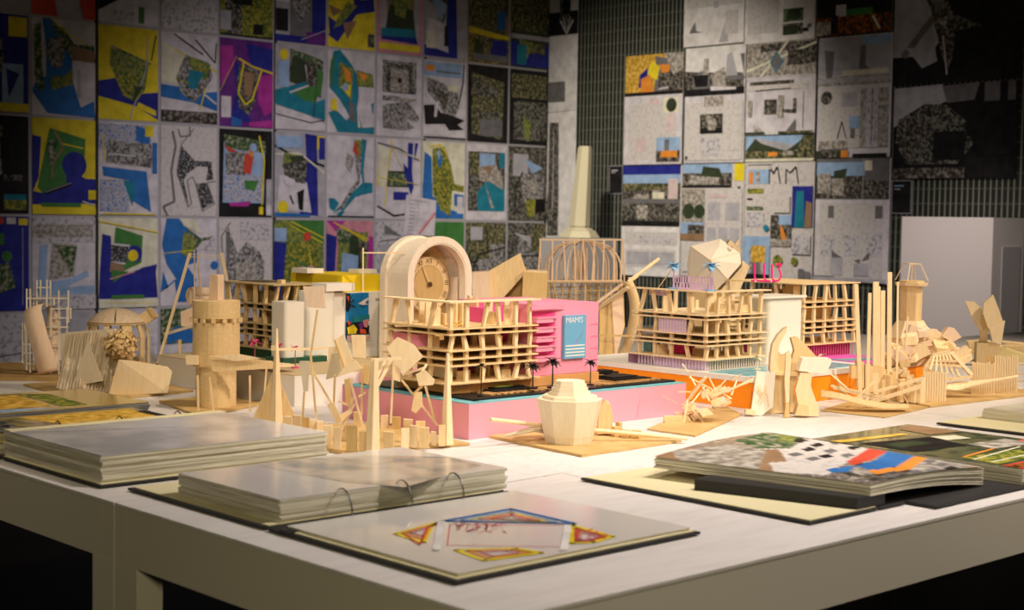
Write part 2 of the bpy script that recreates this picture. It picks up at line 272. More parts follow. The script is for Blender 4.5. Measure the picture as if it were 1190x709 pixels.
RW = {
(0, 1): ('N', 'Y:70,2 98,22;D:20,15 60,25 65,60 30,55;B:0,70 40,66 60,90 0,92;A:60,50 92,92;N:66,55 86,60 70,85;Y:0,90 100,99', 'navy map poster with yellow corner tag and pale inset, at left edge of top rows'),
(0, 2): ('K', 'D:0,10 60,22;C:5,20 55,16 60,60 20,70;D:62,60 90,66;T:62,80 96,86;Q:62,86 96,96', 'black poster with small landscape strip at its foot, at left edge'),
(0, 3): ('N', 'R:40,1 62,8;W:66,1 80,8;Y:84,2 98,9;E:50,18 62,30;E@66,42,8;V:30,55 70,48 80,75 50,82;G-1:90,12 90,94;B-2:0,88 40,70', 'navy blue map poster with red and yellow tags along its top, left edge'),
(0, 4): ('S', 'H-2:0,30 40,45 100,40;H-2:0,38 50,55 100,50;G-2:0,20 50,30 100,28;Q-2:0,60 100,56;b:10,70 70,92', 'grey contour line drawing at the left edge, partly behind slatted tower'),
(1, 0): ('H', 'R:0,60 30,70 60,100 0,100;R:75,40 100,45 100,100 82,100 70,70;G:30,60 70,60 78,100 40,100', 'grey poster with two red swooping bands, cut by top edge'),
(1, 1): ('W', 'B:16,0 34,0 48,12 62,26 64,56 76,66 98,84 100,100 24,98 0,76 8,62 22,60 22,30;V:3,8 14,4 16,52 20,72 10,76 4,58;V:30,4 50,8 66,24 98,24 100,42 62,40 40,18;C:27,20 44,17 52,32 46,50 30,50 23,36;d:50,58 62,50 66,66 30,74 28,60;W:62,42 98,44 98,82 76,90 64,64;G:70,50 76,80;U:62,26 98,30 98,42 62,41;Y-2:30,0 55,14 90,24', 'white map poster with deep blue sea around a grey island and legend sheet'),
(1, 2): ('Y', 'N:0,18 14,20 10,62 0,78;E:27,10 84,20 82,44 60,74 16,78 8,72;N@66,48,20;N:52,50 84,62 100,62 100,88 0,90 0,76 14,78 54,72;K-6:20,78 60,68;G-1:20,77 60,67;Y-2:34,14 46,26 80,30;U-3:34,12 48,30 32,46 30,62;E:14,88 76,92;Y:0,93 100,100;Y:88,74 100,84;W-2:78,86 98,90;V:24,24 40,20 34,44 24,50', 'yellow map poster with green park around a navy lagoon'),
(1, 3): ('W', 'S:0,0 100,28;c:2,8 96,22;c:30,28 70,30 66,64 26,68;A:12,30 24,30 20,74 8,76;A:8,72 60,66 86,58 90,64 50,76 98,74 98,84 10,84;V:34,30 70,32 62,60;S:0,84 100,100', 'pale grey site plan with three light blue quay strips'),
(1, 4): ('S', 'G:0,0 100,40;S:10,44 90,96', 'grey engraving sheet behind the wooden dome model'),
(2, 0): ('K', 'W:0,0 60,20 30,60 0,70;W:0,88 40,72 100,66 100,100 0,100;E:66,80 76,98;S:20,86 60,98;W@80,50,8', 'black and white coast map with small green patch, cut by top edge'),
(2, 1): ('Y', 'N:0,60 32,55 56,72 100,68 100,98 60,84 0,76;d:20,24 84,36 78,66 62,80 44,74 18,42;Q:26,54 66,50 62,80 40,74;V-3:20,22 88,38;G-2:82,8 80,42 52,98;K-2:96,6 88,34;Y:66,80 96,88 96,94 62,86;X:60,64 74,62 56,84', 'bright yellow map poster with speckled green wedge over a blue river'),
(2, 2): ('W', 'Z:0,2 88,30;B:62,2 88,8 84,26 62,18;Y:78,2 92,14;C:14,20 88,22 92,48 12,44;Y-2:6,14 10,42;B:6,48 80,52 88,96 56,84 50,62 8,58;Z:2,62 50,96;T:40,62 60,64 56,90;B:90,20 98,54;W-2:16,34 60,36;Y:4,98 94,99.5', 'white poster with speckled town strip over washed blue water'),
(2, 3): ('F', 'N:6,18 20,20 26,66 96,52 100,90 0,90 2,60;E:28,10 74,20 72,50 20,66;W:20,28 52,30 44,52 20,50;k:20,30 50,32 46,50 20,48;U:20,48 44,54 40,60 18,60;N@60,40,13;Y@57,42,9;E:20,58 50,60 24,72;I-2:18,68 60,60;E:20,86 76,90;N:70,56 98,52 96,62 76,66;F:0,91 100,100;Y-2:0,4 100,16;Y-1:10,94 90,96', 'pale yellow poster with green fort plan and navy harbour'),
(2, 4): ('W', 'Y-2:10,10 90,24;S:8,30 94,50', 'pale sheet below the green fort plan, seen above the dome model'),
(3, 0): ('S', 'S:20,10 80,90;b:44,30 70,60;S:20,50 80,70', 'faint pencil city sketch on grey paper, cut by top edge'),
(3, 1): ('W', 'Y-3:0,12 60,30 100,40;F:0,10 40,26 34,56 0,56;B:0,58 38,60 60,66 100,62 100,84 56,76 0,72;C:42,24 84,30 92,46 70,68 58,76 34,66 26,50;d:44,24 88,32 80,50 60,48;T:50,40 76,42 60,62 44,58;Q-3:26,50 50,56;X-2:22,2 74,22;X-2:60,6 96,30 98,8;W-3:76,66 98,76;b:0,86 100,99;Y-2:78,60 68,84', 'white map poster with green and blue fan-shaped district'),
(3, 2): ('L', 'H-4:20,6 26,22 18,50 24,84 4,90 12,100;k:36,22 60,38 90,38 90,44 62,44 48,50 40,60 50,88 28,54;k:82,38 90,40 94,58 80,60 84,48;k:62,64 80,62 96,84 74,92;k:36,22 64,44 40,56 30,50;H-2:30,4 34,12 52,10 50,0;H-1.5:58,2 36,20 28,50 48,90 54,86 46,60 56,56 62,64 74,94 96,86 82,62 98,60', 'white poster with black line plan of quays and hatched blocks'),
(3, 3): ('W', 'B:10,0 32,0 50,14 66,24 64,50 46,54 64,70 50,96 30,96 24,70 0,84 4,60 14,78 28,70 10,52 2,30;V:46,10 70,22 94,20 70,34 58,36;S:74,26 98,22 98,38 62,36;F:40,8 34,0 60,0 74,18;d:40,14 60,24 54,48 36,40;B@96,54,7;Y-1:2,40 60,36', 'white poster with bright blue harbour between two banks'),
(3, 4): ('W', 'V:0,0 62,40;B:10,26 30,20 60,26 56,40 30,36 14,40;E:60,0 100,30', 'poster with olive field and blue ponds, left of the tripod sticks'),
(4, 0): ('K', 'Q:0,40 100,98;Q-3:70,0 50,70;Q-3:60,30 98,60;D:10,60 40,98;G:0,72 20,94;K:22,50 60,64;K:62,84 80,96', 'black map poster with yellow green streaks, cut by top edge'),
(4, 1): ('P', 'N:48,4 100,8 100,32 60,32;M:70,42 100,36 100,80 84,86 72,70;M:0,10 24,8 26,30 2,54;N:26,26 46,30 40,70 62,96 20,90 30,60;D:36,28 74,34 66,70 54,86 36,78 30,54;Y-3:44,26 34,62 48,74 60,68 78,34;Y-3:34,22 60,30 100,36;Y-1:0,60 30,20;W:2,66 20,90;B:22,88 40,92 40,99 20,99;M:54,94 100,90 100,99 54,99;U:44,36 66,38 56,66 44,62', 'purple map poster with yellow U-shaped peninsula outline'),
(4, 2): ('K', 'A:8,14 86,16 84,84 6,84;V:8,6 86,12 88,26 10,22;C:10,28 46,24 52,54 12,56;Z:8,52 80,52 82,82 8,82;R:48,26 64,30 58,52 44,48;O:52,24 66,22 60,32;E:46,58 74,58 66,70 48,68;R:8,18 34,26 16,26;Y-3:74,6 84,34 80,86;K:88,8 99,56;G:88,56 98,86;M:16,84 60,82 50,90 20,88;W:88,86 98,98;Y:74,88 82,97;K:2,88 70,99;A@62,20,7', 'black-framed poster with red and blue collage and a yellow stripe'),
(4, 3): ('L', 'C:16,8 34,40 52,26 76,38 86,50 84,98 20,98 12,60;c:30,52 74,50 70,80 34,80;H:12,10 22,30 14,70;H-2:8,60 4,20 20,4;S:40,2 96,24', 'white sheet with stippled grey city mass, behind the tripod'),
(5, 0): ('N', 'G:0,0 28,92;W:0,26 26,54;H:28,0 72,92;C:30,2 70,10 68,60 48,76 32,56;K:56,20 68,44;N:74,0 100,80;P:60,86 100,99;K:0,62 24,88;W-1:50,96 100,82', 'dark purple poster with grey speckled city wedge, cut by top edge'),
(5, 1): ('G', 'D:30,4 96,16 92,60 26,42;V:28,4 92,14 90,20 30,12;X:34,12 70,20 60,44 28,44;W:58,22 78,20 80,50 66,50;b:60,20 80,20 84,52 66,52;T:0,54 60,42 78,66 100,60 100,86 60,80 0,70;E:36,56 66,46 88,48 80,66 56,64;W-3:28,56 66,46;X-2:88,20 74,90;Y@16,12,9;W:0,72 60,80 100,90 100,99 0,99;K-2:0,82 70,90 98,86;A:4,20 26,50;E:84,24 96,30 90,56 80,60', 'grey poster with tilted dark aerial square over teal river'),
(5, 2): ('G', 'N:60,0 84,2 88,98 50,96 50,60 64,40;W:10,50 64,58 74,94 4,90;K-4:0,16 26,24 100,38;F-3:0,26 50,24 100,46;d:18,24 46,26 44,36 14,42;X:28,28 56,26 64,52 42,46;D:16,36 66,32 60,60 20,56;Y:84,2 100,18;Y@16,88,11;B:0,94 70,96 70,99 0,99;K:44,70 58,66 56,92 48,90;N:88,4 100,30;A:2,4 54,18;K-3:30,74 36,84;W:16,50 40,56 30,64 18,60', 'grey and navy poster with curving pale road and yellow tag'),
(5, 3): ('d', 'N:0,26 24,28 16,100 0,100;A:0,10 24,26;E:30,0 100,0 100,30 60,20;Q:26,28 86,26 92,96 14,94;Y-2:34,2 100,22;Y-2:30,6 98,28;R@66,20,8;I:54,56 80,68;Q-3:20,60 86,50;Y-2:30,80 80,76 70,40;N:4,50 16,90;E-3:26,44 84,64', 'green poster with looping yellow paths over a navy strip'),
(6, 0): ('Y', 'N:48,0 64,0 68,40 96,36 99,52 60,58 20,94 0,86 24,70 54,50;d:40,44 60,48 26,74 8,78;U:0,50 30,56 10,64;N:0,64 16,70 4,90;D:84,80 98,96;U:30,70 60,66 40,90', 'yellow map poster with branching navy river, cut by top edge'),
(6, 1): ('W', 'T:12,2 26,0 50,16 64,30 66,54 62,70 74,92 100,90 100,99 22,99 2,76 18,72 40,84 48,80 24,58 4,46 4,26;d:24,14 54,22 50,60 36,50 22,42;E:6,14 14,4 10,44 4,44;O:32,18 48,26 50,38 36,36;Y:26,44 50,40 46,56;d:60,22 96,26 98,42 62,42;O:62,24 86,28 74,36;W:60,2 98,2 98,22 66,20;H:44,60 56,64 58,86 46,84;F:62,70 70,92 64,92;Y:8,60 18,58 20,74 6,72;A@36,44,6;T:92,62 98,60 96,76', 'white poster with teal and orange arrow-shaped island'),
(6, 2): ('W', 'T:74,2 84,4 78,40 80,56 98,56 98,68 70,72 30,98 14,94 48,72 76,56 70,36;C:56,4 74,6 72,40 70,56 46,76 36,88 24,90 52,62 66,52 60,34;c:42,20 58,26 50,46 38,36;T:4,76 16,76 26,82 16,92 6,88;R:58,6 68,8 64,24 54,18;W-3:30,90 14,96;K:2,97 100,99;W:34,92 60,74 96,70 96,96;d:60,4 72,4 68,30', 'white poster with teal river curving past small blocks'),
(6, 3): ('I', 'M:0,0 40,0 20,14;N:0,16 22,20 16,100 0,100;d:26,16 88,14 84,98 20,98;X:50,12 66,14 76,60 46,64;A:34,40 68,44 66,76 30,72;V:20,10 60,12 44,30 24,26;Y-2:14,2 98,26;Y-2:20,4 98,30;b:70,26 90,40;M:90,20 100,20 100,100 88,100;B:32,76 64,80', 'pink-edged green poster with light blue inset square, behind yellow box'),
(7, 0): ('I', 'G:6,0 92,84;U:20,0 80,80;Q:34,0 70,2 72,40 58,66 36,60 30,30;X:26,40 78,44 86,80 14,80;d:34,4 66,10 62,56 38,52;N:10,76 84,74 90,86 8,84;T:8,70 80,68 84,78 8,80;Y:4,88 94,96;I:0,97 100,100', 'pink-bordered poster with green oval island, cut by top edge'),
(7, 1): ('W', 'C:12,6 88,54;D:20,10 80,50;c:30,16 70,44;K@50,30,5;W:4,46 96,52;C:12,50 54,56;C:12,62 70,54 96,76 88,80 60,76 84,88 60,92 14,90;c:30,52 80,56', 'white sheet with two stippled black ink engravings'),
(7, 2): ('W', 'Y-4:8,8 4,60;Y-3:34,0 20,84;F:4,6 30,14 20,60 6,60;X:26,40 72,40 76,60 24,60;V:28,42 70,44 70,58 28,58;N:70,4 82,4 80,40 84,60 78,70 70,56 62,40 60,30 70,36;N:86,4 94,4 84,30;N:38,66 72,66 72,76 38,76;K-3:2,84 40,96 64,94;H-3:2,6 50,12 96,26;F-2:30,12 100,24;Y-1:30,8 60,40;Y-1:0,48 96,56', 'white poster with dark blue strokes and thin yellow lines'),
(7, 3): ('S', 'H:20,4 60,20 20,16;G:10,30 90,60;H-2:10,26 90,20;S:10,50 90,90;H:40,40 70,52', 'white sketch sheet partly hidden by the hanging tilted paper'),
(8, 0): ('G', 'b:10,0 60,30;X:14,2 50,14 40,40;D:30,36 50,44 40,60;N:54,10 74,20 78,98 0,98 0,84 56,90 50,60;W:8,50 50,56 56,92 2,84;A:10,20 50,30 40,54;G-3:36,4 96,32;K:46,58 54,84;F:4,66 26,88', 'grey and navy poster with white blotch, cut by top edge'),
(8, 1): ('W', 'A:0,2 90,20;O:4,6 24,14;H-3:28,14 86,14;C:6,22 44,28 80,40 84,56 64,86 40,60 8,40;K:0,58 26,56 40,66 62,68 98,74 80,80 96,86 60,88 50,80 4,82;b:10,30 60,44 50,62;W:26,54 36,50 30,72 24,72;K-3:94,2 92,26 82,54;F:56,30 84,38;K:0,97 100,99;W:0,84 60,92 56,96 0,95', 'white poster with black inked river mouth and broken speckled blocks'),
(8, 2): ('F', 'B:4,14 20,20 24,70 60,86 98,92 98,99 0,99 0,60;Q:22,10 50,6 66,30 76,54 98,56 98,64 70,62 66,96 44,88 24,66;B:34,12 46,20 42,34 34,28;B:74,66 98,68 98,84 76,82;a:46,40 60,50 54,74;W:82,70 96,92;Y-3:14,8 40,4 56,16;A:30,14 40,10 38,24', 'yellow green shape on blue, on cream poster beside hanging sheet'),
(8, 3): ('E', 'E:0,0 100,0 100,40;Y-3:0,14 100,50;a:10,40 100,50 100,90 20,90;N:0,40 30,50 20,90 0,90;Q-3:0,20 98,56', 'green poster with diagonal yellow stripe above the clock arch'),
(9, 0): ('U', 'X:10,0 96,36;f:0,0 90,60;Y:0,54 100,62 100,68 0,62;a:0,66 100,99;N:54,68 96,90;X:14,70 36,90;f:14,62 60,70 50,90;H:10,88 96,97;B:70,30 90,54', 'dark brown poster crossed by a dull yellow band'),
(9, 1): ('K', 'f:8,10 90,20 86,96 10,90;D:14,20 80,30 82,76 20,70;H:30,70 86,92;f:14,40 80,60', 'black poster with faint round olive map'),
(9, 2): ('W', 'b:3,10 95,88;A:8,12 70,40;T:50,48 95,56 95,88 28,88 24,64;c:30,30 72,26 90,44 90,60 60,50 30,48;T:80,10 94,30;D:3,40 26,86;f:4,12 30,40;U:34,30 60,28 60,40;c:44,52 68,84 60,84', 'white-bordered poster with bright teal bay and beige headland'),
(9, 3): ('D', 'C:30,20 96,30 90,80 30,90;f:0,0 60,50;K-3:16,70 30,44 96,34;K-3:50,6 54,30;G:10,6 40,24;f:60,4 98,30', 'dark stippled map poster, left one of the pair beside the clock arch'),
(10, 0): ('X', 'f:0,0 100,52;N:0,66 100,98;f:24,66 90,80;G:0,56 100,62;d:20,62 60,66 40,90;T:16,70 40,96', 'dark green and navy poster nearest the corner, cut by top edge'),
(10, 1): ('K', 'f:4,6 96,38;K:0,38 100,44;b:20,42 90,60;V:12,56 40,60 60,94 44,96 20,80;D:10,44 96,94;d:34,62 56,70 50,96 38,90', 'black poster in two halves with pale olive claw shape'),
(10, 2): ('D', 'G:10,10 50,40;A:40,16 90,28 60,36;C:30,36 94,38 90,70 40,76;Q:44,72 76,70 66,96 50,94;K:70,70 96,88;K-3:20,90 14,60 36,34;c:34,44 80,50 70,64', 'dark speckled poster with small blue cloud and yellow tongue'),
(10, 3): ('D', 'C:26,20 90,30 86,90 20,90;K-3:10,70 34,46 90,46;K-3:44,10 46,32;G:14,14 70,20 60,30;f:60,4 98,40', 'dark stippled map poster, the one nearest the corner beside the basket frame'),
}
for (c, r), (bg, spec, lb) in RW.items(): grid(c, r + 1 if r < 5 else r, bg, spec, lb)
def rwall(x0, y0, x1, y1, bg, spec, label, name='drawing_panel', group='drawing sheets on the right wall', off=0., cat='poster'):
    a = OP(x0, (y0 + y1) / 2, 0, XW); b = OP(x1, (y0 + y1) / 2, 0, XW); xm = (x0 + x1) / 2
    return poster('R', a.y, b.y, OP(xm, y1, 0, XW).z, OP(xm, y0, 0, XW).z, bg, spec, label, group, name, cat, off=off)
rwall(638, -70, 671, 277, 'J', 'K:0,20 100,31.5;J:0,16 100,24;b:36,0 70,28;K:48,0 74,25;W-3:50,26 62,31 74,26;K:0,30 100,31.8;J-4:40,27 62,31.5 84,27;H:0,47.3 60,54;G-1:0,57.5 100,57;b:8,61 40,61 44,88 44,92 36,99 8,99 0,91 6,84;H-3:12,62 8,88;H-2:34,62 40,88;G-3:24,64 24,90;D:6,90 44,99', 'tall white banner in the corner printed with a dark tapering tower', 'tall_banner', None, cat='banner')
rwall(727, 63, 794, 191, 'J', 'e:0,0 100,36;H:52,2 84,6 96,20 90,36 50,36 54,16;Y:46,6 60,12 56,24 38,18;O:58,10 78,10 74,24 66,20;b:60,18 100,16 100,37 56,37;N:26,18 40,12 38,28 24,30;O:28,22 44,18 50,34 28,36;K:0,34 100,37;W-2:60,32 76,31;c:68,0 100,0 100,16 84,20;W:0,37.5 100,100;L:8,44 90,96;F:68,40 94,54;X@82,47,9;p:44,40 60,46;p:74,56 88,70;p:22,76 40,88;A:58,76 98,88;b:58,88 98,98;H:72,78 80,92;O:66,88 94,94', 'white sheet topped by yellow sky photo of a colourful balloon-like structure')
rwall(724, 192.5, 792, 321, 'L', 'A:0,0 98,18;N:0,0 98,8;f:0,16 98,54;b:0,22 98,40;c:52,22 66,34;p:78,12 94,32;F:52,24 72,32;c:20,26 46,34;H:0,30 98,36;D:0,34 98,50;c:26,36 44,48;b:48,34 76,50;K:0,50 98,55;J:0,55 100,100;L:6,60 96,72;S:30,64 50,70;S:56,64 76,70;S:78,66 92,71;L:8,76 94,92;G:10,78 50,90;G:52,78 92,90', 'sheet with large city photo under deep blue sky, above grey drawings')
rwall(796, -60, 866, 52, 'J', 'L:4,10 96,60;H:14,80 20,74 22,84 34,86 10,86;G:60,98 70,76 76,98;G:50,55 58,62;L:70,66 90,90', 'yellowish sheet of faint sketches cut by top edge, above tower photograph')
rwall(867, -60, 948.5, 48, 'J', 'L:4,10 50,90;V:56,66 84,80;X:62,66 80,78;b:56,82 84,94;X:56,84 76,94;H:90,84 96,88;K:84,88 92,92;L:6,70 40,84', 'dim sheet with two small dark green photos cut by top edge')
rwall(796.5, 54, 866, 189, 'W', 'J:0,0 100,24;b:0,20 40,22 96,24 99,42 0,42;H:12,26 28,20 42,26 40,36 14,36;c:32,10 40,10 40,26 30,26;K:14,24 40,24 38,34 18,34;G:70,8 78,6 88,26 68,26;c:44,24 66,18 70,36 48,34;K:0,36 99,41.5;W:44,34 86,36 86,38 44,38;H:92,8 99,8 99,26;H:72,26 99,30;L:2,48 98,98;c:34,43 66,52;b:28,58 66,74;K:28,70 66,75;c:40,58 56,64 54,72 42,72;S:30,78 62,94;L:70,60 94,90;K:4,94 8,97', 'white sheet with black and white photo of a house and leaning tower')
rwall(792.5, 190.5, 865, 322, 'L', 'A:1,0 80,12;b:1,8 80,20;X:34,2 60,4 66,12 30,12;c:14,10 60,12 60,18 10,18;K:0,19 80,21;Y:84,0 99,15;K:90,20 94,23;c:0,22 38,38;c:0,40 38,52;X@12,42,10;X@30,42,9;A:0,52 38,66;b:12,54 38,66;U:0,62 38,68;L:42,22 98,94;G:44,34 64,50;G:72,34 94,50;G:44,56 58,70;G:62,56 76,70;G:80,56 94,70;p:46,26 74,30;H:82,72 92,78;L:4,72 36,96', 'grey sheet with narrow stadium photo and bright yellow tag')
rwall(868, 48, 948.5, 156, 'W', 'c:0,0 100,38;b:20,2 100,10;F-3:0,30 100,4;F-3:20,38 60,0;T:44,10 54,22 44,34 34,22;H:44,12 52,22 44,32 36,22;b:60,10 100,26;W:0,37 100,38.5;L:4,44 90,52;b:6,42 70,46;K-1:14,52 66,51;b:28,62 46,78;c:48,58 56,82;b:54,76 74,78 74,62 70,62 70,74 54,73;c:4,62 10,80;G-1:84,54 84,94;H:60,98 74,84 74,98;c:14,88 30,98 14,98;X:0,97 30,99;f:50,97 99,99.6', 'sheet with sepia aerial photo marked by a dark diamond above small plans')
rwall(867.5, 157.5, 947, 187.5, 'G', 'A:0,0 100,50;G:8,4 84,44 40,60;X:14,10 24,30 40,44 60,60 20,70 0,66 2,50;X:88,6 92,0 92,40 70,60 56,64 66,50;f:0,60 100,88;f:84,0 100,0 100,80 74,76;F:0,90 100,100;O:34,64 48,80;c:56,60 70,76', 'wide landscape photo strip of valley between dark mountains')
rwall(865.5, 188.5, 946, 328, 'L', 'K-1:4,2 40,2;A:4,6 36,18;O:6,8 12,18;c:16,8 22,17;Q:4,22 28,26;K:4,30 12,31.5;S:4,42 30,54;V:4,37 28,40;K-1:38,4 42,10 46,4;K-1.4:36,18 36,6 42,9 48,4 52,18;K-1.4:60,18 60,6 66,9 74,4 78,18;N:70,20 99,54;T:76,24 86,24 88,54 74,54;U:90,32 98,34 98,54 88,54;b:40,44 70,70;O:54,50 66,66 56,68;A:52,44 70,52;c:40,64 70,70;A:0,62 40,99;c:10,72 34,98;H:14,76 26,98;K:0,94 40,99;e:14,70 34,84;T@34,55,4;Q@52,82,7;Q@76,82,5;H:82,88 90,96;H:92,90 99,98;L:44,28 68,42;S:72,60 98,76', 'sheet of colour tower photos with two M-shaped curves at its top')
rwall(951, -60, 1037.5, 40, 'K', 'b:0,30 100,50;W:26,64 40,84;E:40,70 76,84;g:0,78 100,99;g:26,78 70,94;c:0,82 20,98;K:20,76 30,98;F-3:76,80 86,96;X-4:88,80 98,94', 'dark photograph with orange glow and green patch cut by top edge')
rwall(951, 41.5, 1036.5, 183, 'W', 'A:50,1 99,12;G:0,1 60,30;G:0,8 99,32;H:8,10 22,12 20,34 12,34;H:58,8 65,8 65,24 70,28 56,28;F:34,28 96,32;c:0,33 99,40;G:0,34 99,38;L:4,42 99,92;D@13,50,8;G:34,46 56,58;c:60,44 98,92;S:68,44 84,92;K-1:76,44 76,88;G-1:64,64 96,64;G-1:62,70 96,70;G-1:58,76 96,76;G-1:56,82 96,82;A:46,66 60,76;H:48,76 54,84;K-1:30,84 36,70 42,84;c:4,86 44,93;X:0,94 46,100;O:36,94 46,100;b:8,94 30,100;K:52,97 98,100', 'tall grey sheet with two towers in mist above a gridded elevation')
rwall(948.5, 184, 1034, 329, 'W', 'H:0,0 99,33;A:0,3 66,14;b:0,14 64,32;X:24,10 42,8 40,16 24,18;c:22,16 38,30;c:2,12 20,28;F:66,2 76,10;G-.8:64,0 64,33;b:66,18 99,32;W:0,33 99,99;L:6,36 94,96;H:18,38 26,48;H:82,38 92,48;S:72,60 92,78;S:42,62 62,78;S:10,62 28,78;H:24,74 40,80 40,86 26,84;G:24,80 40,94;H:56,82 64,80 64,84;H:66,82 76,74 76,80;G:56,84 76,94;H:0,95 30,99;G:0,96 99,99', 'white sheet with sepia waterfront photo above pale elevations')
rwall(1041, -90, 1190, 95, 'K', 'G:0,40 44,30 40,70 30,82 0,82;D:22,40 34,34 50,60 46,84 40,82 36,64;H-5:8,82 34,56 40,40;G:10,76 34,78 36,86 24,90;b:30,54 50,60 48,84 44,94 38,78;c:34,60 42,58 42,66;W-1:40,70 44,95;b:50,58 70,66 50,68', 'big black photograph with pale ragged shape, cut by top right edge', 'photo_panel', 'black photo panels on the right wall')
rwall(1039, 97, 1183, 208, 'K', 'G:0,2 40,0 44,18 20,30 0,44;H:40,2 70,0 66,18 44,20;D:4,36 26,20 44,22 60,40 66,64 54,84 12,84 2,60;H:74,0 98,0 98,50 74,52;K:60,20 100,56;K:86,0 92,22;b:4,40 20,30 30,50 14,72;b:44,52 60,64 56,74;K:34,50 60,80;K:66,60 100,76;b:0,88 60,99', 'black photograph of a tangled scrap heap, lower panel at right', 'photo_panel', 'black photo panels on the right wall')
rwall(709, 193, 724, 225, 'K', 'G-3:0,0 100,0 100,100 0,100 0,0;W-6:14,16 60,16;W-4:14,24 44,24', 'small black caption card with white border, left of city photo sheet', 'caption_card', 'caption cards', cat='card')
rwall(1037, 210, 1059.5, 248, 'K', 'G-3:0,0 100,0 100,100 0,100 0,0;A-5:12,16 60,16;W-3:12,26 44,26', 'small black caption card with white border, below the scrap heap photograph', 'caption_card', 'caption cards', cat='card')
# ------------------------------------------------------------------ binders
def lsheet(mb, x0, x1, y0, y1, z, th, m): mb.box(((x0 + x1) / 2, (y0 + y1) / 2, z + th / 2), (x1 - x0, y1 - y0, th), m)
PG = mat('plastic page sleeves', (.74, .71, .60), .35, (.50, .46, .36), 9, stretch=(1, 1, 60), lo=.35, hi=.62, spec=.5)
def film(name, c, c2, sc_, lo=.4, hi=.6, c3=None):
    return mat(name, c, .22, c2, sc_, lo=lo, hi=hi, spec=.6, coat=.5, c3=c3)
def ring(mb, x, y, z0, r, h):
    pts = [V((x, y - r * math.cos(a * PI / 10), z0 + h * math.sin(a * PI / 10))) for a in range(11)]
    mb.tube(pts, .0016, MTL, 6)
def stack(mb, x0, x1, y0, y1, z, th, m, n=7, seed=1, warp=.004):
    "pile of sleeves with slightly uneven edges"
    r = random.Random(seed); h = th / n
    for i in range(n):
        j = [r.uniform(-.003, .003) for _ in range(4)]
        lsheet(mb, x0 + j[0], x1 + j[1], y0 + j[2], y1 + j[3], z + i * h, h * .93, m)
z = TZ + .0027
t = thing('ring_binder', (1.59, 1.96, z), 'large open black ring binder nearest the camera with a red, yellow and blue drawing', 'binder', 'open ring binders on the tables')
a = MB(); lsheet(a, 1.318, 1.832, 1.512, 1.915, z, .004, BKC); lsheet(a, 1.318, 1.832, 1.922, 1.965, z, .004, BKC); lsheet(a, 1.318, 1.832, 1.972, 2.405, z, .004, BKC)
lsheet(a, 1.318, 1.334, 1.90, 1.93, z, .007, BKC); a.build('cover', t)
a = MB(); lsheet(a, 1.326, 1.826, 1.519, 1.915, z + .0042, .0015, CRM); lsheet(a, 1.326, 1.826, 1.972, 2.40, z + .0042, .0015, CRM); a.build('endpaper', t)
a = MB(); stack(a, 1.350, 1.842, 1.975, 2.285, z + .0058, .036, PG, 8, 3); a.build('page_stack', t)
a = MB(); lsheet(a, 1.349, 1.843, 1.976, 2.285, z + .0422, .0012, film('glossy sleeve with faint plan', (.70, .68, .66), (.80, .78, .75), 3, c3=(.75, .73, .71)))
a.face([T(x, y, z + .0438) for x, y in ((300, 541), (350, 533), (440, 529), (520, 531), (560, 541), (520, 552), (470, 566), (400, 560))], film('grey blue watercolour print', (.30, .34, .36), (.66, .64, .60), 11, c3=(.55, .50, .44)))
a.build('top_sleeve', t)
a = MB(); lsheet(a, 1.336, 1.822, 1.527, 1.93, z + .0058, .0035, PG); a.build('lower_page_stack', t)
a = MB(); lsheet(a, 1.334, 1.824, 1.525, 1.932, z + .0094, .0008, film('glossy sleeve over white drawing', (.74, .72, .69), (.78, .75, .72), 4))
def tri(cx, cy, r, rot, col, s='-1.6', inner='I'):
    P3 = [(cx + r * math.cos(rot + k * 2.094), cy + r * 1.1 * math.sin(rot + k * 2.094)) for k in range(3)]; q = ' '.join('%.1f,%.1f' % p for p in P3 + P3[:1]); return '%s%s:%s' % (col, s, q)
def tprint(mb, pts, zz, code, k, wd=None):
    P = [T(x, y, zz) for x, y in pts]
    for p in P: p.z = zz + .0003 * k + .0004
    if wd is None: mb.face(P, pm(code)); return
    for p, q in zip(P, P[1:]):
        d = (q - p).normalized(); s = V((-d.y, d.x, 0)) * wd / 2; e = d * wd * .3; mb.face([p + s - e, q + s + e, q - s + e, p - s - e], pm(code))
zz = z + .0102; r = random.Random(9)
for (P, c1_, c2_) in (([(460, 621), (492, 631), (501, 612), (512, 607)], 'Y', 'O'), ([(530, 640), (563, 652), (630, 643), (600, 638)], 'Y', 'O'), ([(515, 606), (594, 592), (668, 609)], 'B', 'A'), ([(545, 605), (596, 597), (640, 608)], 'Y', 'O'), ([(665, 611), (712, 624), (690, 631), (664, 632)], 'Y', 'R')):
    tprint(a, P + P[:1], zz, c1_, 2, .009); cx_ = sum(p[0] for p in P) / len(P); cy_ = sum(p[1] for p in P) / len(P)
    tprint(a, [((x * .72 + cx_ * .28), (y * .72 + cy_ * .28)) for x, y in P + P[:1]], zz, c2_, 3, .006)
    tprint(a, [((x * .45 + cx_ * .55), (y * .45 + cy_ * .55)) for x, y in P + P[:1]], zz, 'I', 4, .005)
tprint(a, [(523, 610), (668, 611), (655, 636), (520, 634), (523, 610)], zz, 'I', 1, .003)
tprint(a, [(498, 612), (488, 634), (470, 622)], zz, 'R', 5, .003); tprint(a, [(513, 607), (507, 640)], zz, 'J', 5, .012); tprint(a, [(660, 612), (655, 640)], zz, 'J', 5, .012)
for k in range(70):
    x, y = 530 + 60 * r.random(), 608 + 10 * r.random(); tprint(a, [(x, y), (x + r.uniform(-6, 6), y + r.uniform(-3, 3))], zz, 'I' if k % 3 else 'R', 2, .0022)
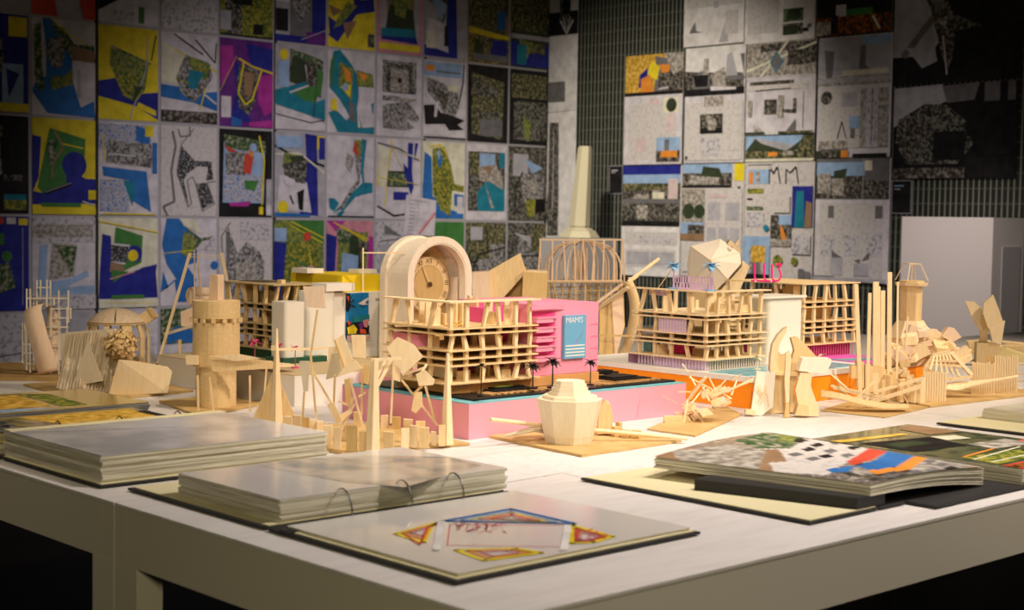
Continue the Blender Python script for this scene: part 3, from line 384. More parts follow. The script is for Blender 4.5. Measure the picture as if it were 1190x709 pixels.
for k in range(24):
    x, y = 668 + 36 * r.random(), 616 + 10 * r.random(); tprint(a, [(x, y), (x + r.uniform(-6, 6), y + r.uniform(-3, 3))], zz, 'R' if k % 2 else 'O', 6, .0025)
a.build('drawing_sleeve', t)
for x in (1.46, 1.585, 1.70): a = MB(); ring(a, x, 1.958, z + .006, .028, .045); a.build('ring', t)
# binder 2
t = thing('ring_binder', (1.56, 2.62, z), 'open ring binder with a thick grey page stack at the left table edge', 'binder', 'open ring binders on the tables')
a = MB(); lsheet(a, 1.288, 1.80, 2.452, 2.86, z, .004, BKC); lsheet(a, 1.288, 1.80, 2.867, 3.26, z, .004, BKC); a.build('cover', t)
a = MB(); lsheet(a, 1.294, 1.796, 2.458, 2.862, z + .0042, .0015, CRM); a.build('endpaper', t)
a = MB(); stack(a, 1.300, 1.800, 2.468, 2.868, z + .0058, .048, PG, 9, 5); a.build('page_stack', t)
a = MB(); lsheet(a, 1.300, 1.800, 2.468, 2.86, z + .0542, .0015, film('grey blue glossy sleeve', (.44, .44, .48), (.66, .65, .68), 7, c3=(.56, .55, .58)))
lsheet(a, 1.300, 1.800, 2.845, 2.872, z + .0559, .0012, CRM)
art(a, V((1.305, 2.855, z + .0560)), V((1, 0, 0)), V((0, -1, 0)), V((0, 0, .1)), .49, .38, 'F-1:10,97 90,97;G-1:4,90 60,60')
a.build('top_sleeve', t)
a = MB(); stack(a, 1.300, 1.790, 2.895, 3.25, z + .0042, .020, PG, 4, 6); a.build('lower_page_stack', t)
a = MB(); lsheet(a, 1.300, 1.790, 2.895, 3.25, z + .0244, .001, film('olive gold glossy print', (.45, .36, .10), (.14, .12, .10), 14, c3=(.40, .32, .12)))
art(a, V((1.30, 3.25, z + .0256)), V((1, 0, 0)), V((0, -1, 0)), V((0, 0, .1)), .49, .355, 'D:2,40 26,36 30,90 4,96;e:50,20 96,20 96,94 40,96;R:6,60 20,62 22,90 8,92;K:94,40 99,40 99,80 94,80')
a.build('printed_sleeve', t)
for x in (1.42, 1.56, 1.70): a = MB(); ring(a, x, 2.882, z + .02, .024, .042); a.build('ring', t)
# binder 3
t = thing('ring_binder', (1.60, 3.60, z), 'open binder with an olive and gold landscape print at the far left', 'binder', 'open ring binders on the tables')
a = MB(); lsheet(a, 1.288, 1.86, 3.27, 3.78, z, .004, BKC); a.build('cover', t)
a = MB(); stack(a, 1.296, 1.855, 3.28, 3.62, z + .0042, .026, mat('dark page stack', (.10, .10, .10), .5, (.22, .21, .2), 9, stretch=(1, 1, 60)), 5, 8); a.build('page_stack', t)
a = MB(); lsheet(a, 1.296, 1.855, 3.28, 3.62, z + .0304, .001, film('glossy ochre print', (.55, .42, .14), (.50, .36, .10), 4))
art(a, V((1.296, 3.62, z + .0315)), V((1, 0, 0)), V((0, -1, 0)), V((0, 0, .1)), .559, .34, 'X:0,30 34,26 32,80 0,84;A:0,0 60,4 30,24 0,24;e:34,20 60,20 64,90 36,92;Q:62,12 74,10 78,86 66,90;G:6,4 40,6 20,16')
a.build('printed_sleeve', t)
a = MB(); stack(a, 1.296, 1.80, 3.66, 3.77, z + .0042, .012, PG, 3, 9); a.build('lower_page_stack', t)
for x in (1.40, 1.62): a = MB(); ring(a, x, 3.64, z + .012, .02, .036); a.build('ring', t)
# binder 4 (curved stack flopped over its spine)
t = thing('ring_binder', (2.4, 1.7, z), 'open binder at right with curved colour prints lying over its black spine block', 'binder', 'open ring binders on the tables')
a = MB(); lsheet(a, 2.035, 2.235, 1.448, 1.975, z, .004, BKC); lsheet(a, 2.24, 2.32, 1.448, 1.975, z, .004, BKC); lsheet(a, 2.325, 3.03, 1.39, 1.95, z, .004, BKC); a.build('cover', t)
a = MB(); lsheet(a, 2.040, 2.232, 1.452, 1.97, z + .0042, .0015, CRM); a.build('endpaper', t)
a = MB(); a.prism([(2.10, 1.75, z + .0058), (2.178, 1.453, z + .0058), (2.262, 1.453, z + .0058), (2.195, 1.77, z + .0058)], (0, 0, .020), BKC); a.build('spine_block', t)
zf = lambda u: z + .047 + .007 * math.sin(u * PI) - .006 * u
Q00, Q01, Q10, Q11 = (2.215, 1.452), (2.14, 1.885), (2.572, 1.440), (2.622, 1.977)
def bil(u, v, dz=0, e=0):
    x = (Q00[0] * (1 - u) + Q10[0] * u) * (1 - v) + (Q01[0] * (1 - u) + Q11[0] * u) * v; y = (Q00[1] * (1 - u) + Q10[1] * u) * (1 - v) + (Q01[1] * (1 - u) + Q11[1] * u) * v
    return V((x, y, zf(u) + dz))
for k in range(8):
    a = MB(); e = .006 * ((k * 37) % 5) / 5; a.ribbon([bil(i / 14, e, -.0026 * (8 - k) * (1 + .55 * i / 14)) + V((e, 0, 0)) for i in range(15)], [bil(i / 14, 1 - e, -.0026 * (8 - k) * (1 + .55 * i / 14)) + V((e, 0, 0)) for i in range(15)], .0024, PG); a.build('page_sleeve', t)
ARTP = [('U', [(760, 530), (800, 520), (880, 520), (900, 548), (860, 556), (780, 545)]), ('L', [(880, 515), (960, 508), (1010, 522), (960, 552), (900, 548)]), ('U', [(850, 522), (905, 522), (915, 536), (850, 540)]), ('c', [(780, 524), (860, 516), (890, 524), (880, 548), (800, 546)]),
 ('V', [(852, 512), (898, 500), (940, 507), (918, 521), (880, 521)]), ('d', [(905, 503), (925, 506), (922, 514), (903, 512)]), ('b', [(960, 546), (1010, 536), (1120, 545), (1060, 560), (1020, 560)]), ('c', [(1060, 520), (1130, 540), (1110, 552), (1050, 545)]),
 ('R', [(984, 536), (1010, 521), (1032, 524), (1012, 535), (990, 540)]), ('B', [(960, 545), (995, 541), (1018, 534), (1034, 522), (1066, 528), (1050, 540), (1010, 547), (965, 549)]), ('O', [(995, 548), (1040, 543), (1066, 528), (1078, 532), (1058, 545), (1015, 551)]), ('c', [(985, 546), (1000, 542), (1015, 550), (1000, 552)])]
rz = random.Random(2)
for x_, y_ in ((930, 512), (950, 517), (972, 514), (965, 524), (940, 522), (992, 520), (985, 529), (925, 528), (945, 533), (1080, 536), (1095, 540), (1085, 546), (1065, 548), (1040, 552), (1105, 544), (960, 530)): ARTP.append(('H' if rz.random() < .7 else 'K', [(x_ - 9, y_), (x_ + 1, y_ - 3), (x_ + 9, y_), (x_ - 1, y_ + 3)]))
def inside(p, P):
    x, y = p; c_ = False
    for (x0_, y0_), (x1_, y1_) in zip(P, P[1:] + P[:1]):
        if (y0_ > y) != (y1_ > y) and x < (x1_ - x0_) * (y - y0_) / (y1_ - y0_) + x0_: c_ = not c_
    return c_
def topx(p): q = V(p) - CAM; w_ = q.dot(FWD); return 595 + F_PX * q.dot(RR) / w_, 354.5 - F_PX * q.dot(UU) / w_
a = MB(); gl = film('glossy pale street print', (.34, .29, .24), (.58, .51, .43), 55, c3=(.12, .11, .12)); NU, NV = 90, 56
for i in range(NU):
    for j in range(NV):
        m1 = gl; pp_ = topx(bil((i + .5) / NU, (j + .5) / NV))
        for code, P in ARTP:
            if inside(pp_, P): m1 = pm(code)
        a.face([bil(i / NU, j / NV, -.0004), bil((i + 1) / NU, j / NV, -.0004), bil((i + 1) / NU, (j + 1) / NV, -.0004), bil(i / NU, (j + 1) / NV, -.0004)], m1)
a.build('colour_print', t)
a = MB(); stack(a, 2.645, 3.02, 1.40, 1.885, z + .0042, .030, PG, 5, 12); a.build('lower_page_stack', t)
a = MB(); lsheet(a, 2.645, 3.02, 1.40, 1.885, z + .0344, .001, film('glossy dark green print', (.03, .06, .03), (.16, .17, .08), 18))
art(a, V((2.645, 1.885, z + .0356)), V((1, 0, 0)), V((0, -1, 0)), V((0, 0, .1)), .375, .485, 'R:0,0 100,9;R:88,0 100,40;g:0,2 100,7;Q:4,12 40,12 60,26 8,30;F-1.5:6,16 84,18;F-1.5:6,24 70,30;O-2:10,30 50,34;c:50,34 90,30 90,46 54,48;K:4,50 50,46 60,70 6,78;F:58,60 76,56 80,66 62,70;e:0,84 60,80 60,84 0,90;U:70,74 96,70 96,96 74,92;X:10,60 40,58 40,68 14,70')
a.build('printed_sleeve', t)
t = thing('ring_binder', (3.55, 1.75, z), 'closed grey page stack on a cream binder cover at the right edge', 'binder', 'open ring binders on the tables')
a = MB(); lsheet(a, 3.31, 3.80, 1.45, 1.985, z, .004, BKC); a.build('cover', t)
a = MB(); lsheet(a, 3.315, 3.795, 1.455, 1.98, z + .0042, .0015, CRM); a.build('endpaper', t)
a = MB(); stack(a, 3.47, 3.78, 1.47, 1.95, z + .0058, .026, PG, 5, 14); a.build('page_stack', t)
# loose sheets on the tables
NS = [0]
def sheet(px, py, w_, h_, rz, label, th=.0003):
    NS[0] += 1; c = T(px, py); a = MB(); a.box((c.x, c.y, TZ + .0004 * NS[0] + th / 2), (w_, h_, th), mat('thin white drawing paper', (.70, .68, .68), .6, (.64, .62, .62), 30, lo=.52, hi=.6), math.radians(rz))
    a.build('paper_sheet', None, label, 'paper', 'loose drawing sheets under the models')
sheet(720, 545, .26, .42, -3, 'thin white drawing sheet left of the curved colour prints')
sheet(560, 548, .40, .24, 4, 'thin white drawing sheet behind the nearest binder')
sheet(1000, 500, .44, .24, 1, 'thin white drawing sheet behind the colour prints binder')
sheet(190, 494, .20, .22, -2, 'thin white drawing sheet between the binders and the folded card model')
# ------------------------------------------------------------------ plinths
ZP = .93
def plinth(x0, x1, y0, y1, name, label, side, topm, extra=None):
    t = thing(name, ((x0 + x1) / 2, (y0 + y1) / 2, TZ), label, 'plinth', 'low boxes carrying the hotel models')
    MB().box(((x0 + x1) / 2, (y0 + y1) / 2, (TZ + ZP) / 2), (x1 - x0, y1 - y0, ZP - TZ - .0006), side).build('box', t)
    MB().box(((x0 + x1) / 2, (y0 + y1) / 2, ZP + .001), (x1 - x0 - .001, y1 - y0 - .001, .002), topm).build('top_sheet', t)
    return t
ZT = ZP + .0022
pp = plinth(2.215, 2.96, 2.502, 2.975, 'model_plinth', 'pink low box with turquoise edge and black deck in the middle of the table', mat('rose pink card', (.85, .36, .47), .5), TEAL)
MB().box((2.70, 3.09, (TZ + ZP) / 2), (.52, .226, ZP - TZ - .0006), mat('rose pink card', (.85, .36, .47), .5)).build('rear_box', pp)
wp = plinth(2.235, 2.98, 3.208, 3.90, 'model_plinth', 'white low box at left carrying the white blocks and yellow box', mat('off white card', (.80, .77, .72), .5), mat('kraft top sheet', (.55, .43, .25), .6))
op = plinth(3.18, 4.02, 2.462, 3.17, 'model_plinth', 'orange low box at right with white rim and turquoise pool', OR, WH)
a = MB()
for p, s in (((3.182, 2.82), (.012, .72)), ((3.60, 2.464), (.84, .012))): a.box((p[0], p[1], ZP - .002), (s[0], s[1], .014), WH)
a.build('white_rim', op)
MB().prism([(3.22, 2.50, ZT), (3.74, 2.50, ZT), (3.74, 2.64, ZT), (3.22, 2.64, ZT)], (0, 0, .002), mat('turquoise pool', (.10, .42, .60), .15, (.25, .60, .72), 30)).build('pool', op)
MB().prism([(3.80, 2.48, ZT), (4.01, 2.48, ZT), (4.01, 2.74, ZT), (3.80, 2.74, ZT)], (0, 0, .002), mat('magenta pavement', (.75, .12, .55), .4)).build('magenta_pavement', op)
MB().prism([(3.80, 2.60, ZT + .0025), (4.01, 2.54, ZT + .0025), (4.01, 2.60, ZT + .0025), (3.80, 2.66, ZT + .0025)], (0, 0, .001), mat('turquoise pool', (.1, .4, .6))).build('turquoise_path', op)
# palms
def palm(p, h, m, par, n=11, s=1., lean=(0, 0), trunk=None):
    p = V(p); top = p + V((lean[0], lean[1], h)); a = MB(); tr = trunk or m
    a.prism([p + V((.012 * s * math.cos(k * PI / 4), .012 * s * math.sin(k * PI / 4), 0)) for k in range(8)], (0, 0, .004), m)
    a.rod(p, top, .0022 * s, tr, 6, .0014 * s)
    for k in range(n):
        ang = 2 * PI * k / n + .3; d = V((math.cos(ang), math.sin(ang), 0)); side = V((-d.y, d.x, 0)); L = .026 * s * (1 if k % 2 else .8)
        A = []; B = []; el = (.75, -.1, .35)[k % 3]
        for i in range(5):
            u = i / 4; cc = top + (d * math.cos(el) + V((0, 0, math.sin(el)))) * L * u - V((0, 0, .010 * s * u * u)); wd = .0056 * s * math.sin(PI * min(u + .15, 1)) + .0006
            A.append(cc + side * wd); B.append(cc - side * wd)
        a.ribbon(A, B, .0008, m)
    return a.build('palm_tree', par)
def palm_px(px, pybase, pytop, m, par, z=None, **k):
    b = T(px, pybase, z or ZT + .011); palm(b, max(.02, ztop(b, pytop) - b.z), m, par, **k)
# ------------------------------------------------------------------ stick framed hotel models
def frame_hotel(name, label, x0, y0, LX, LY, ZS, nx, ny, wd, wd2, seed, z0, over=.012, thick=.0035, col=.0085, inner=True, cat='architectural model', ring=False):
    r = random.Random(seed); t = thing(name, (x0 + LX / 2, y0 + LY / 2, z0), label, cat, 'stick framed hotel models')
    zz = ZS
    for i, zl in enumerate(zz):
        o = over if 0 < i < len(zz) - 1 else over * 1.3
        a = MB()
        if ring and i == len(zz) - 1:
            W_ = .034; a.box((x0 + LX / 2, y0 - o + W_ / 2, zl + thick / 2), (LX + 2 * o, W_, thick), wd2); a.build('roof_beam', t)
            a = MB(); a.box((x0 - o + W_ / 2, y0 - o + W_ + (LY + 2 * o - W_) / 2, zl + thick / 2), (W_, LY + 2 * o - W_, thick), wd2); a.build('roof_beam', t)
        else: a.box((x0 + LX / 2, y0 + LY / 2, zl + thick / 2), (LX + 2 * o, LY + 2 * o, thick), wd); a.build('floor_slab', t)
    for i in range(len(zz) - 1):
        za, zb = zz[i] + thick, zz[i + 1]; h = zb - za
        if h < .004: continue
        big = h > .03
        pos = [(x0 + LX * (k + .02) / nx, y0, 0) for k in range(nx + 1)] + [(x0, y0 + LY * (k + .02) / ny, 1) for k in range(1, ny + 1)]
        pos += [(x0 + LX, y0 + LY * (k + .02) / ny, 1) for k in range(1, ny + 1, 2)]
        a = MB()
        for (x, y, f) in pos:
            dx = (r.uniform(-.3, .3) if big else 0) * h; w0, w1 = (col * r.uniform(.8, 1.5), col * r.uniform(.7, 1.2)) if big else (col * 1.2, col * 1.2)
            if r.random() < .5: w0, w1 = w1, w0
            def sq(cx, cy, cz, w_):
                e = w_ / 2; q = .0045
                return [V((cx - (e if not f else q), cy - (q if not f else e), cz)), V((cx + (e if not f else q), cy - (q if not f else e), cz)), V((cx + (e if not f else q), cy + (q if not f else e), cz)), V((cx - (e if not f else q), cy + (q if not f else e), cz))]
            c = MB(); x = min(max(x, x0 + .004), x0 + LX - .004); y = min(max(y, y0 + .004), y0 + LY - .004)
            xb, yb = (min(max(x + dx, x0 + .004), x0 + LX), y) if not f else (x, min(max(y + dx, y0), y0 + LY))
            lo, hi = sq(x, y, za, w0), sq(xb, yb, zb, w1)
            if big: c.hexa(lo, hi, wd2); c.build('column', t)
            else: c.hexa(lo, hi, wd2); c.build('spacer_block', t)
        
        if inner and big:
            for k in range(10):
                a = MB()
                x, y = x0 + LX * r.uniform(.08, .9), y0 + LY * r.uniform(.12, .85); hh = h * r.uniform(.35, .98)
                if r.random() < .5: a.box((x, y, za + hh / 2), (.006, r.uniform(.01, .05), hh), wd)
                else: a.box((x, y, za + hh / 2), (r.uniform(.01, .05), .004, hh), wd2)
                a.build('partition_wall', t)
    return t
# pink hotel: pink block behind, wooden frame in front
c0 = T(522, 459, ZT + .006); FX, FY = c0.x, c0.y
def levels(c, z0, fr, top_py):
    zt = ztop(c, top_py); return [z0 + (zt - z0) * f for f in fr]
zb = ztop(c0, 447); zt_ = ztop(c0, 352)
H1 = [zb + (zt_ - zb) * f for f in (0, .215, .30, .40, .60, .67, 1.)]
def xat(px, y, py=440): return OP(px, py, 1, y).x
def yat(px, x, py=440): return OP(px, py, 0, x).y
FXr = xat(617, FY); PXl, PXr = xat(604, FY + .03), xat(694, FY + .02); FYb = yat(452, FX)
hotel = frame_hotel('pink_hotel_model', 'pink hotel model with open wooden frame, pointed balconies and a blue poster', FX, FY, FXr - FX, FYb - FY, H1, 5, 3, WD, WP, 11, ZT, ring=True)
a = MB(); a.box((2.60, 2.74, ZT + .002), (.70, .42, .004), BK); a.build('black_deck', hotel)
# decking strips along the front and the right of the pink plinth
a = MB(); r = random.Random(4); D1 = mat('striped oak decking', (.60, .36, .14), .6, (.42, .22, .08), 30)
for i in range(30):
    x = 2.34 + i * .020; a.box((x, 2.585, ZT + .0055), (.013, .05, .003), D1)
for i in range(17): a.box((2.30 + i * .012, 2.66, ZT + .0055), (.005, .07, .003), D1)
for i in range(20): a.box((2.80, 2.56 + i * .012, ZT + .0055), (.15, .005, .003), D1)
a.build('decking', hotel)
a = MB()
for c, s in (((2.43, 2.63), (.13, .10)), ((2.66, 2.69), (.18, .06)), ((2.84, 2.63), (.12, .09)), ((2.90, 2.75), (.08, .06))): a.box((c[0], c[1], ZT + .009), (s[0], s[1], .004), BK); a.box((c[0], c[1], ZT + .013), (s[0] * .75, s[1] * .6, .003), BK)
a.build('black_tray', hotel)
MB().prism([(2.43 + .035 * math.cos(k * PI / 8), 2.63 + .022 * math.sin(k * PI / 8), ZT + .0145) for k in range(16)], (0, 0, .002), mat('lime pond', (.35, .42, .04), .3)).build('pond', hotel)
a = MB(); a.box((2.87, 2.88, ZT + .006), (.12, .15, .003), TEAL); a.box((2.90, 2.76, ZT + .0085), (.03, .36, .002), BK); a.build('water_strip', hotel)
palm_px(559, 461, 425, BK, hotel, s=.75, n=5)
palm_px(612, 446, 425, BK, hotel); palm_px(619, 452, 425, BK, hotel); palm_px(642, 451, 420, BK, hotel, s=1.1); palm_px(686, 448, 421, BK, hotel, s=.8)
a = MB()
a.box(((FX + PXr) / 2 + .005, FY + .11, (ZT + .006 + zb) / 2 - .0004), (PXr - FX - .02, .20, zb - ZT - .007), wood('orange plank wall', (.62, .30, .10), (.72, .40, .16), (60, 60, 1))); a.build('plank_base', hotel)
a = MB(); hz = zb; ht = ztop((PXr, FY + .02, 0), 351)
x1 = PXr; ydeep = FY + .30
a.box(((PXl + .03 + x1) / 2, (FY + .02 + ydeep) / 2, (hz + ht) / 2), (x1 - PXl - .03, ydeep - FY - .02, ht - hz), PK)
a.build('pink_block', hotel)
a = MB()   # hot pink interior seen through the frame
a.box(((FX + .19 + PXl + .03) / 2, FY + .16, (hz + ht) / 2 - .004), (PXl + .03 - FX - .192, .12, ht - hz - .012), PK2); a.build('inner_pink_wall', hotel)
a = MB(); a.box((FX + .03, FY + .17, H1[4] - .026), (.05, .10, .04), PK); a.box((FX + .06, FY + .10, (H1[0] + H1[2]) / 2), (.04, .07, H1[1] - H1[0]), IV); a.build('pale_pink_room', hotel)
xb0, xb1 = xat(620, FY + .01), xat(648, FY + .01)
yb_ = FY + .0195; xq0 = xb0 - .006; xq1 = xb0 + (xb1 - xb0) * .62
for py in (369, 380.5, 391.5, 402.5, 414.5):
    zz = ztop((xb0, FY, 0), py); zl = ztop((xb0, FY, 0), py + 6.5); a = MB()
    a.prism([(xq0, yb_ - .024, zl), (xq1, yb_ - .022, zl), (xb1, yb_, zl), (xq0, yb_, zl)], (0, 0, zz - zl - .004), PK)
    a.prism([(xq0, yb_ - .026, zz - .0035), (xq1 + .012, yb_ - .024, zz - .0035), (xb1 + .006, yb_, zz - .0035), (xq0, yb_, zz - .0035)], (0, 0, .003), PK); a.build('balcony', hotel)
zz = ztop((xb0, FY, 0), 360); a = MB(); a.prism([(xq0 - .02, yb_ - .026, zz), (xq1, yb_ - .020, zz), (xb1 + .03, yb_, zz - .004), (xq0 - .02, yb_, zz - .006)], (0, 0, .010), PK); a.build('balcony', hotel)
a = MB(); a.box(((xq0 + xb1) / 2 - .004, yb_ - .0008, (ztop((xb0, FY, 0), 418) + ztop((xb0, FY, 0), 364)) / 2), (xb1 - xq0, .0012, ztop((xb0, FY, 0), 364) - ztop((xb0, FY, 0), 418)), PK2); a.build('hot_pink_shade_strip', hotel)  # hot pink colour stands in for the shade between the balconies
a = MB()
for py in (377, 391, 405, 418): zz = ztop((PXr, FY, 0), py); a.box((PXr - .012, FY + .0192, zz), (.03, .001, .0008), PK2)
a.build('groove_lines', hotel)
bx0, bx1 = xat(655.5, FY + .01), xat(680.5, FY + .01); bz0, bz1 = ztop((bx0, FY + .01, 0), 417.5), ztop((bx0, FY + .01, 0), 367)
a = MB(); a.box(((bx0 + bx1) / 2, FY + .015, (bz0 + bz1) / 2), (bx1 - bx0, .008, bz1 - bz0), mat('poster blue', (.16, .42, .66), .35))
W_, H_ = bx1 - bx0, bz1 - bz0; yf = FY + .0108
for q in (.30, .22, .145, .07): a.box(((bx0 + bx1) / 2, yf, bz0 + H_ * q), (W_ * .88, .0008, H_ * .03), WH)
a.face([V((bx0 + W_ * .45, yf, bz0 + H_ * .33)), V((bx0 + W_ * .5, yf, bz0 + H_ * .33)), V((bx0 + W_ * .95, yf, bz0 + H_ * .70)), V((bx0 + W_ * .92, yf, bz0 + H_ * .66))], mat('violet ink', (.5, .2, .5), .4))
text_mesh(a, "MIAMI'S", V((bx0 + W_ * .04, yf, bz0 + H_ * .83)), V((1, 0, 0)), V((0, 0, 1)), W_ * .26, mat('pale lettering', (.85, .8, .85), .4), .0004, .9)
a.build('blue_poster', hotel)
a = MB(); rr_ = random.Random(3)
for k in range(26):
    c = V((FX + .035 + rr_.uniform(-.018, .018), FY + .02 + rr_.uniform(-.008, .01), H1[5] + .006 + rr_.uniform(0, .007))); a.rod(c, c + V((rr_.uniform(-.01, .01), rr_.uniform(-.01, .01), rr_.uniform(-.004, .004))), .0012, wood('golden pasta wood', (.75, .45, .08), (.85, .6, .2)), 5)
tag(a.build('golden_shavings', hotel), kind='stuff')
# lilac hotel
c1 = T(819.5, 431, ZT); LXr = xat(884, c1.y, 420); LYb = yat(741, c1.x, 418)
zb = ztop(c1, 419); zt_ = ztop(c1, 340)
H2 = [zb + (zt_ - zb) * f for f in (0, .205, .265, .36, .59, .65, 1.)]
lil = frame_hotel('lilac_hotel_model', 'wooden frame hotel model with lilac panels, blue palms and a lilac rooftop sign', c1.x, c1.y, LXr - c1.x, LYb - c1.y, H2, 5, 4, WP, WP, 23, ZT, over=.014, ring=True)
a = MB(); ST = mat('lilac striped wall', (.60, .42, .75), .5); bx = (LXr + c1.x) / 2; n = 22
for k in range(n):
    y = c1.y + .002 + (LYb - c1.y - .004) * k / (n - 1); a.box((c1.x + .004, y, (ZT + H2[0]) / 2), (.003, .004, H2[0] - ZT - .0005), mat('pale lilac batten', (.80, .68, .88), .5))
for k in range(24):
    x = c1.x + .004 + (LXr - c1.x - .004) * k / 23; a.box((x, c1.y + .003, (ZT + H2[0]) / 2), (.0035, .003, H2[0] - ZT - .0005), IV)
a.build('base_battens', lil)
a = MB(); a.box((c1.x + .009, c1.y + .10, (ZT + H2[0]) / 2), (.006, .19, H2[0] - ZT - .001), LIL); a.box((c1.x + .009, c1.y + .25, (ZT + H2[0]) / 2), (.006, .09, H2[0] - ZT - .001), mat('plum card', (.25, .12, .22), .5))
a.box((c1.x + .02, c1.y + .012, (ZT + H2[0]) / 2), (.03, .004, H2[0] - ZT - .001), LIL); a.box((bx + .04, c1.y + .014, (ZT + H2[0]) / 2), (LXr - c1.x - .09, .004, H2[0] - ZT - .001), mat('plum card', (.25, .12, .22), .5)); a.build('base_wall', lil)
def face_panel(pxa, pxb, za, zb_, m, nm, par, x=None, y=None, t_=.003):
    a = MB()
    if x is not None:
        ya, yb = yat(pxa, x, 400), yat(pxb, x, 400); a.box((x, (ya + yb) / 2, (za + zb_) / 2), (t_, abs(ya - yb), zb_ - za), m)
        n = 9
        for k in range(n + 1): a.box((x - t_ / 2 - .0006, ya + (yb - ya) * k / n, (za + zb_) / 2), (.0012, .0016, zb_ - za), IV)
    return a.build(nm, par)
face_panel(766, 797, H2[3] + .004, H2[4] - .001, LIL, 'lilac_panel', lil, x=c1.x - .003)
face_panel(754, 776, H2[6] - .018, H2[6] - .004, LIL, 'lilac_panel', lil, x=c1.x + .02)
a = MB(); a.box((c1.x + .09, c1.y + .16, H2[0] + .026), (.05, .05, .04), MAG); a.build('magenta_room', lil)
a = MB(); a.box((c1.x + .07, c1.y + .26, H2[0] + .02), (.04, .03, .05), TEAL); a.build('turquoise_room', lil)
# rooftop sign along the left edge of the roof
zs = H2[6] + .0038; sx = c1.x + .012; ya, yb = yat(782, sx, 330), yat(829, sx, 330); SG = mat('pale lilac acrylic', (.72, .52, .78), .35)
a = MB(); a.box((sx, (ya + yb) / 2, zs + .003), (.004, abs(ya - yb), .006), SG); a.box((sx + .001, (ya + yb) / 2, zs + .019), (.0012, abs(ya - yb), .002), SG)
for yq in (ya - .003, (ya + yb) / 2, yb + .003): a.box((sx, yq, zs + .020), (.003, .003, .040), SG)
r_ = random.Random(12); Ls = abs(ya - yb)
for k in range(17): a.box((sx, ya - .002 - (Ls - .004) * k / 16, zs + .029), (.0018, .0026 if k % 4 else .006, .017), SG)
a.box((sx, (ya + yb) / 2, zs + .0375), (.0018, Ls, .0016), SG)
for k in range(12):
    y_ = ya - .005 - (Ls - .010) * k / 11; a.prism([(sx - .0009, y_ + .0055, zs + .006), (sx - .0009, y_ - .001, zs + .006), (sx - .0009, y_ + r_.uniform(-.004, .003), zs + .018), (sx - .0009, y_ + r_.uniform(.003, .006), zs + .018)], (.0018, 0, 0), SG)
a.build('rooftop_sign', lil)
palm((sx, yat(783, sx, 330), zs), ztop((sx, yat(783, sx, 330), 0), 309) - zs, BLU, lil, n=12, s=1.35, trunk=SG)
palm((sx, yat(826, sx, 330), zs), ztop((sx, yat(826, sx, 330), 0), 309) - zs, BLU, lil, n=12, s=1.35, trunk=SG)
a = MB(); a.bar(V((c1.x + .03, yat(765, c1.x + .03, 338), zs)), U(781, 313, dep((sx, yat(783, sx), zs)) - .01), .002, .002, WP); a.build('prop_stick', lil)
for px, py in ((880, 430), (903, 425)):
    b = T(px, py, ZT); palm(b, .036, wood('pale palm wood', (.8, .7, .45), (.85, .75, .5)), lil, n=6, s=.9)
# white rounded block
def rblock(x0, x1, y0, y1, z0, z1, r, m, nm, par=None, n=5):
    pts = []
    for cx, cy, a0 in ((x1 - r, y1 - r, 0), (x0 + r, y1 - r, 1), (x0 + r, y0 + r, 2), (x1 - r, y0 + r, 3)):
        for k in range(n + 1): q = (a0 + k / n) * PI / 2; pts.append((cx + r * math.cos(q), cy + r * math.sin(q), z0))
    return MB().prism(pts, (0, 0, z1 - z0), m)
by = 2.70; bxa = xat(893, by, 400); bz = ztop((bxa, by, 0), 344.5)
bY = yat(883, bxa, 400)
t = thing('white_block_model', (bxa + .06, by + .06, ZT), 'smooth white rounded block between the two frame hotels at right', 'architectural model')
rblock(bxa, xat(932, by, 400), by, bY + .05, ZT, bz - .006, .012, mat('satin white block', (.86, .84, .76), .3), '').build('tower_block', t)
a = MB(); a.box(((bxa + xat(932, by, 400)) / 2 - .02, by + .05, bz - .003), (xat(932, by, 400) - bxa + .05, .12, .006), mat('satin white block', (.86, .84, .76), .3)); a.build('roof_plate', t)
# right frame hotel
c2 = T(946, 416, ZT); c2 = V((c2.x - .06, c2.y, c2.z)); RXr = xat(994, c2.y, 400); RYb = c2.y + .30
zb = ztop((c2.x, c2.y, 0), 402); zt_ = ztop((c2.x, c2.y, 0), 331)
H3 = [zb + (zt_ - zb) * f for f in (0, .20, .28, .38, .62, .70, 1.)]
rt = frame_hotel('magenta_hotel_model', 'wooden frame hotel model with magenta base and pink tube sign at right', c2.x, c2.y, RXr - c2.x, RYb - c2.y, H3, 5, 3, WD, WP, 31, ZT, over=.006)
a = MB(); MGD = mat('magenta base wall', (.35, .01, .10), .5); a.box(((c2.x + RXr) / 2, c2.y + .02, (ZT + H3[0]) / 2), (RXr - c2.x - .01, .006, H3[0] - ZT - .001), MGD)
for k in range(22): a.box((c2.x + .006 + (RXr - c2.x - .012) * k / 21, c2.y + .008, (ZT + H3[0]) / 2), (.0018, .002, H3[0] - ZT - .001), mat('pink batten', (.7, .2, .35), .5))
a.box((c2.x + .02, c2.y + .15, (ZT + H3[0]) / 2), (.006, .28, H3[0] - ZT - .001), MGD); a.build('base_wall', rt)
a = MB(); a.box(((c2.x + RXr) / 2 - .02, c2.y + .10, (H3[3] + H3[4]) / 2 + .002), (.20, .09, H3[4] - H3[3] - .006), WY); a.build('inner_room', rt)
sg = H3[6] + .0036; sy = yat(904, c2.x + .03, 325); a = MB(); wS = dep((c2.x + .02, sy - .05, sg))
for xs, top in ((877, 306), (888, 306), (897, 307)):
    a.tube([U(xs, top, wS), U(xs, 323, wS), U(xs + 3, 326, wS)], .0032, MAG)
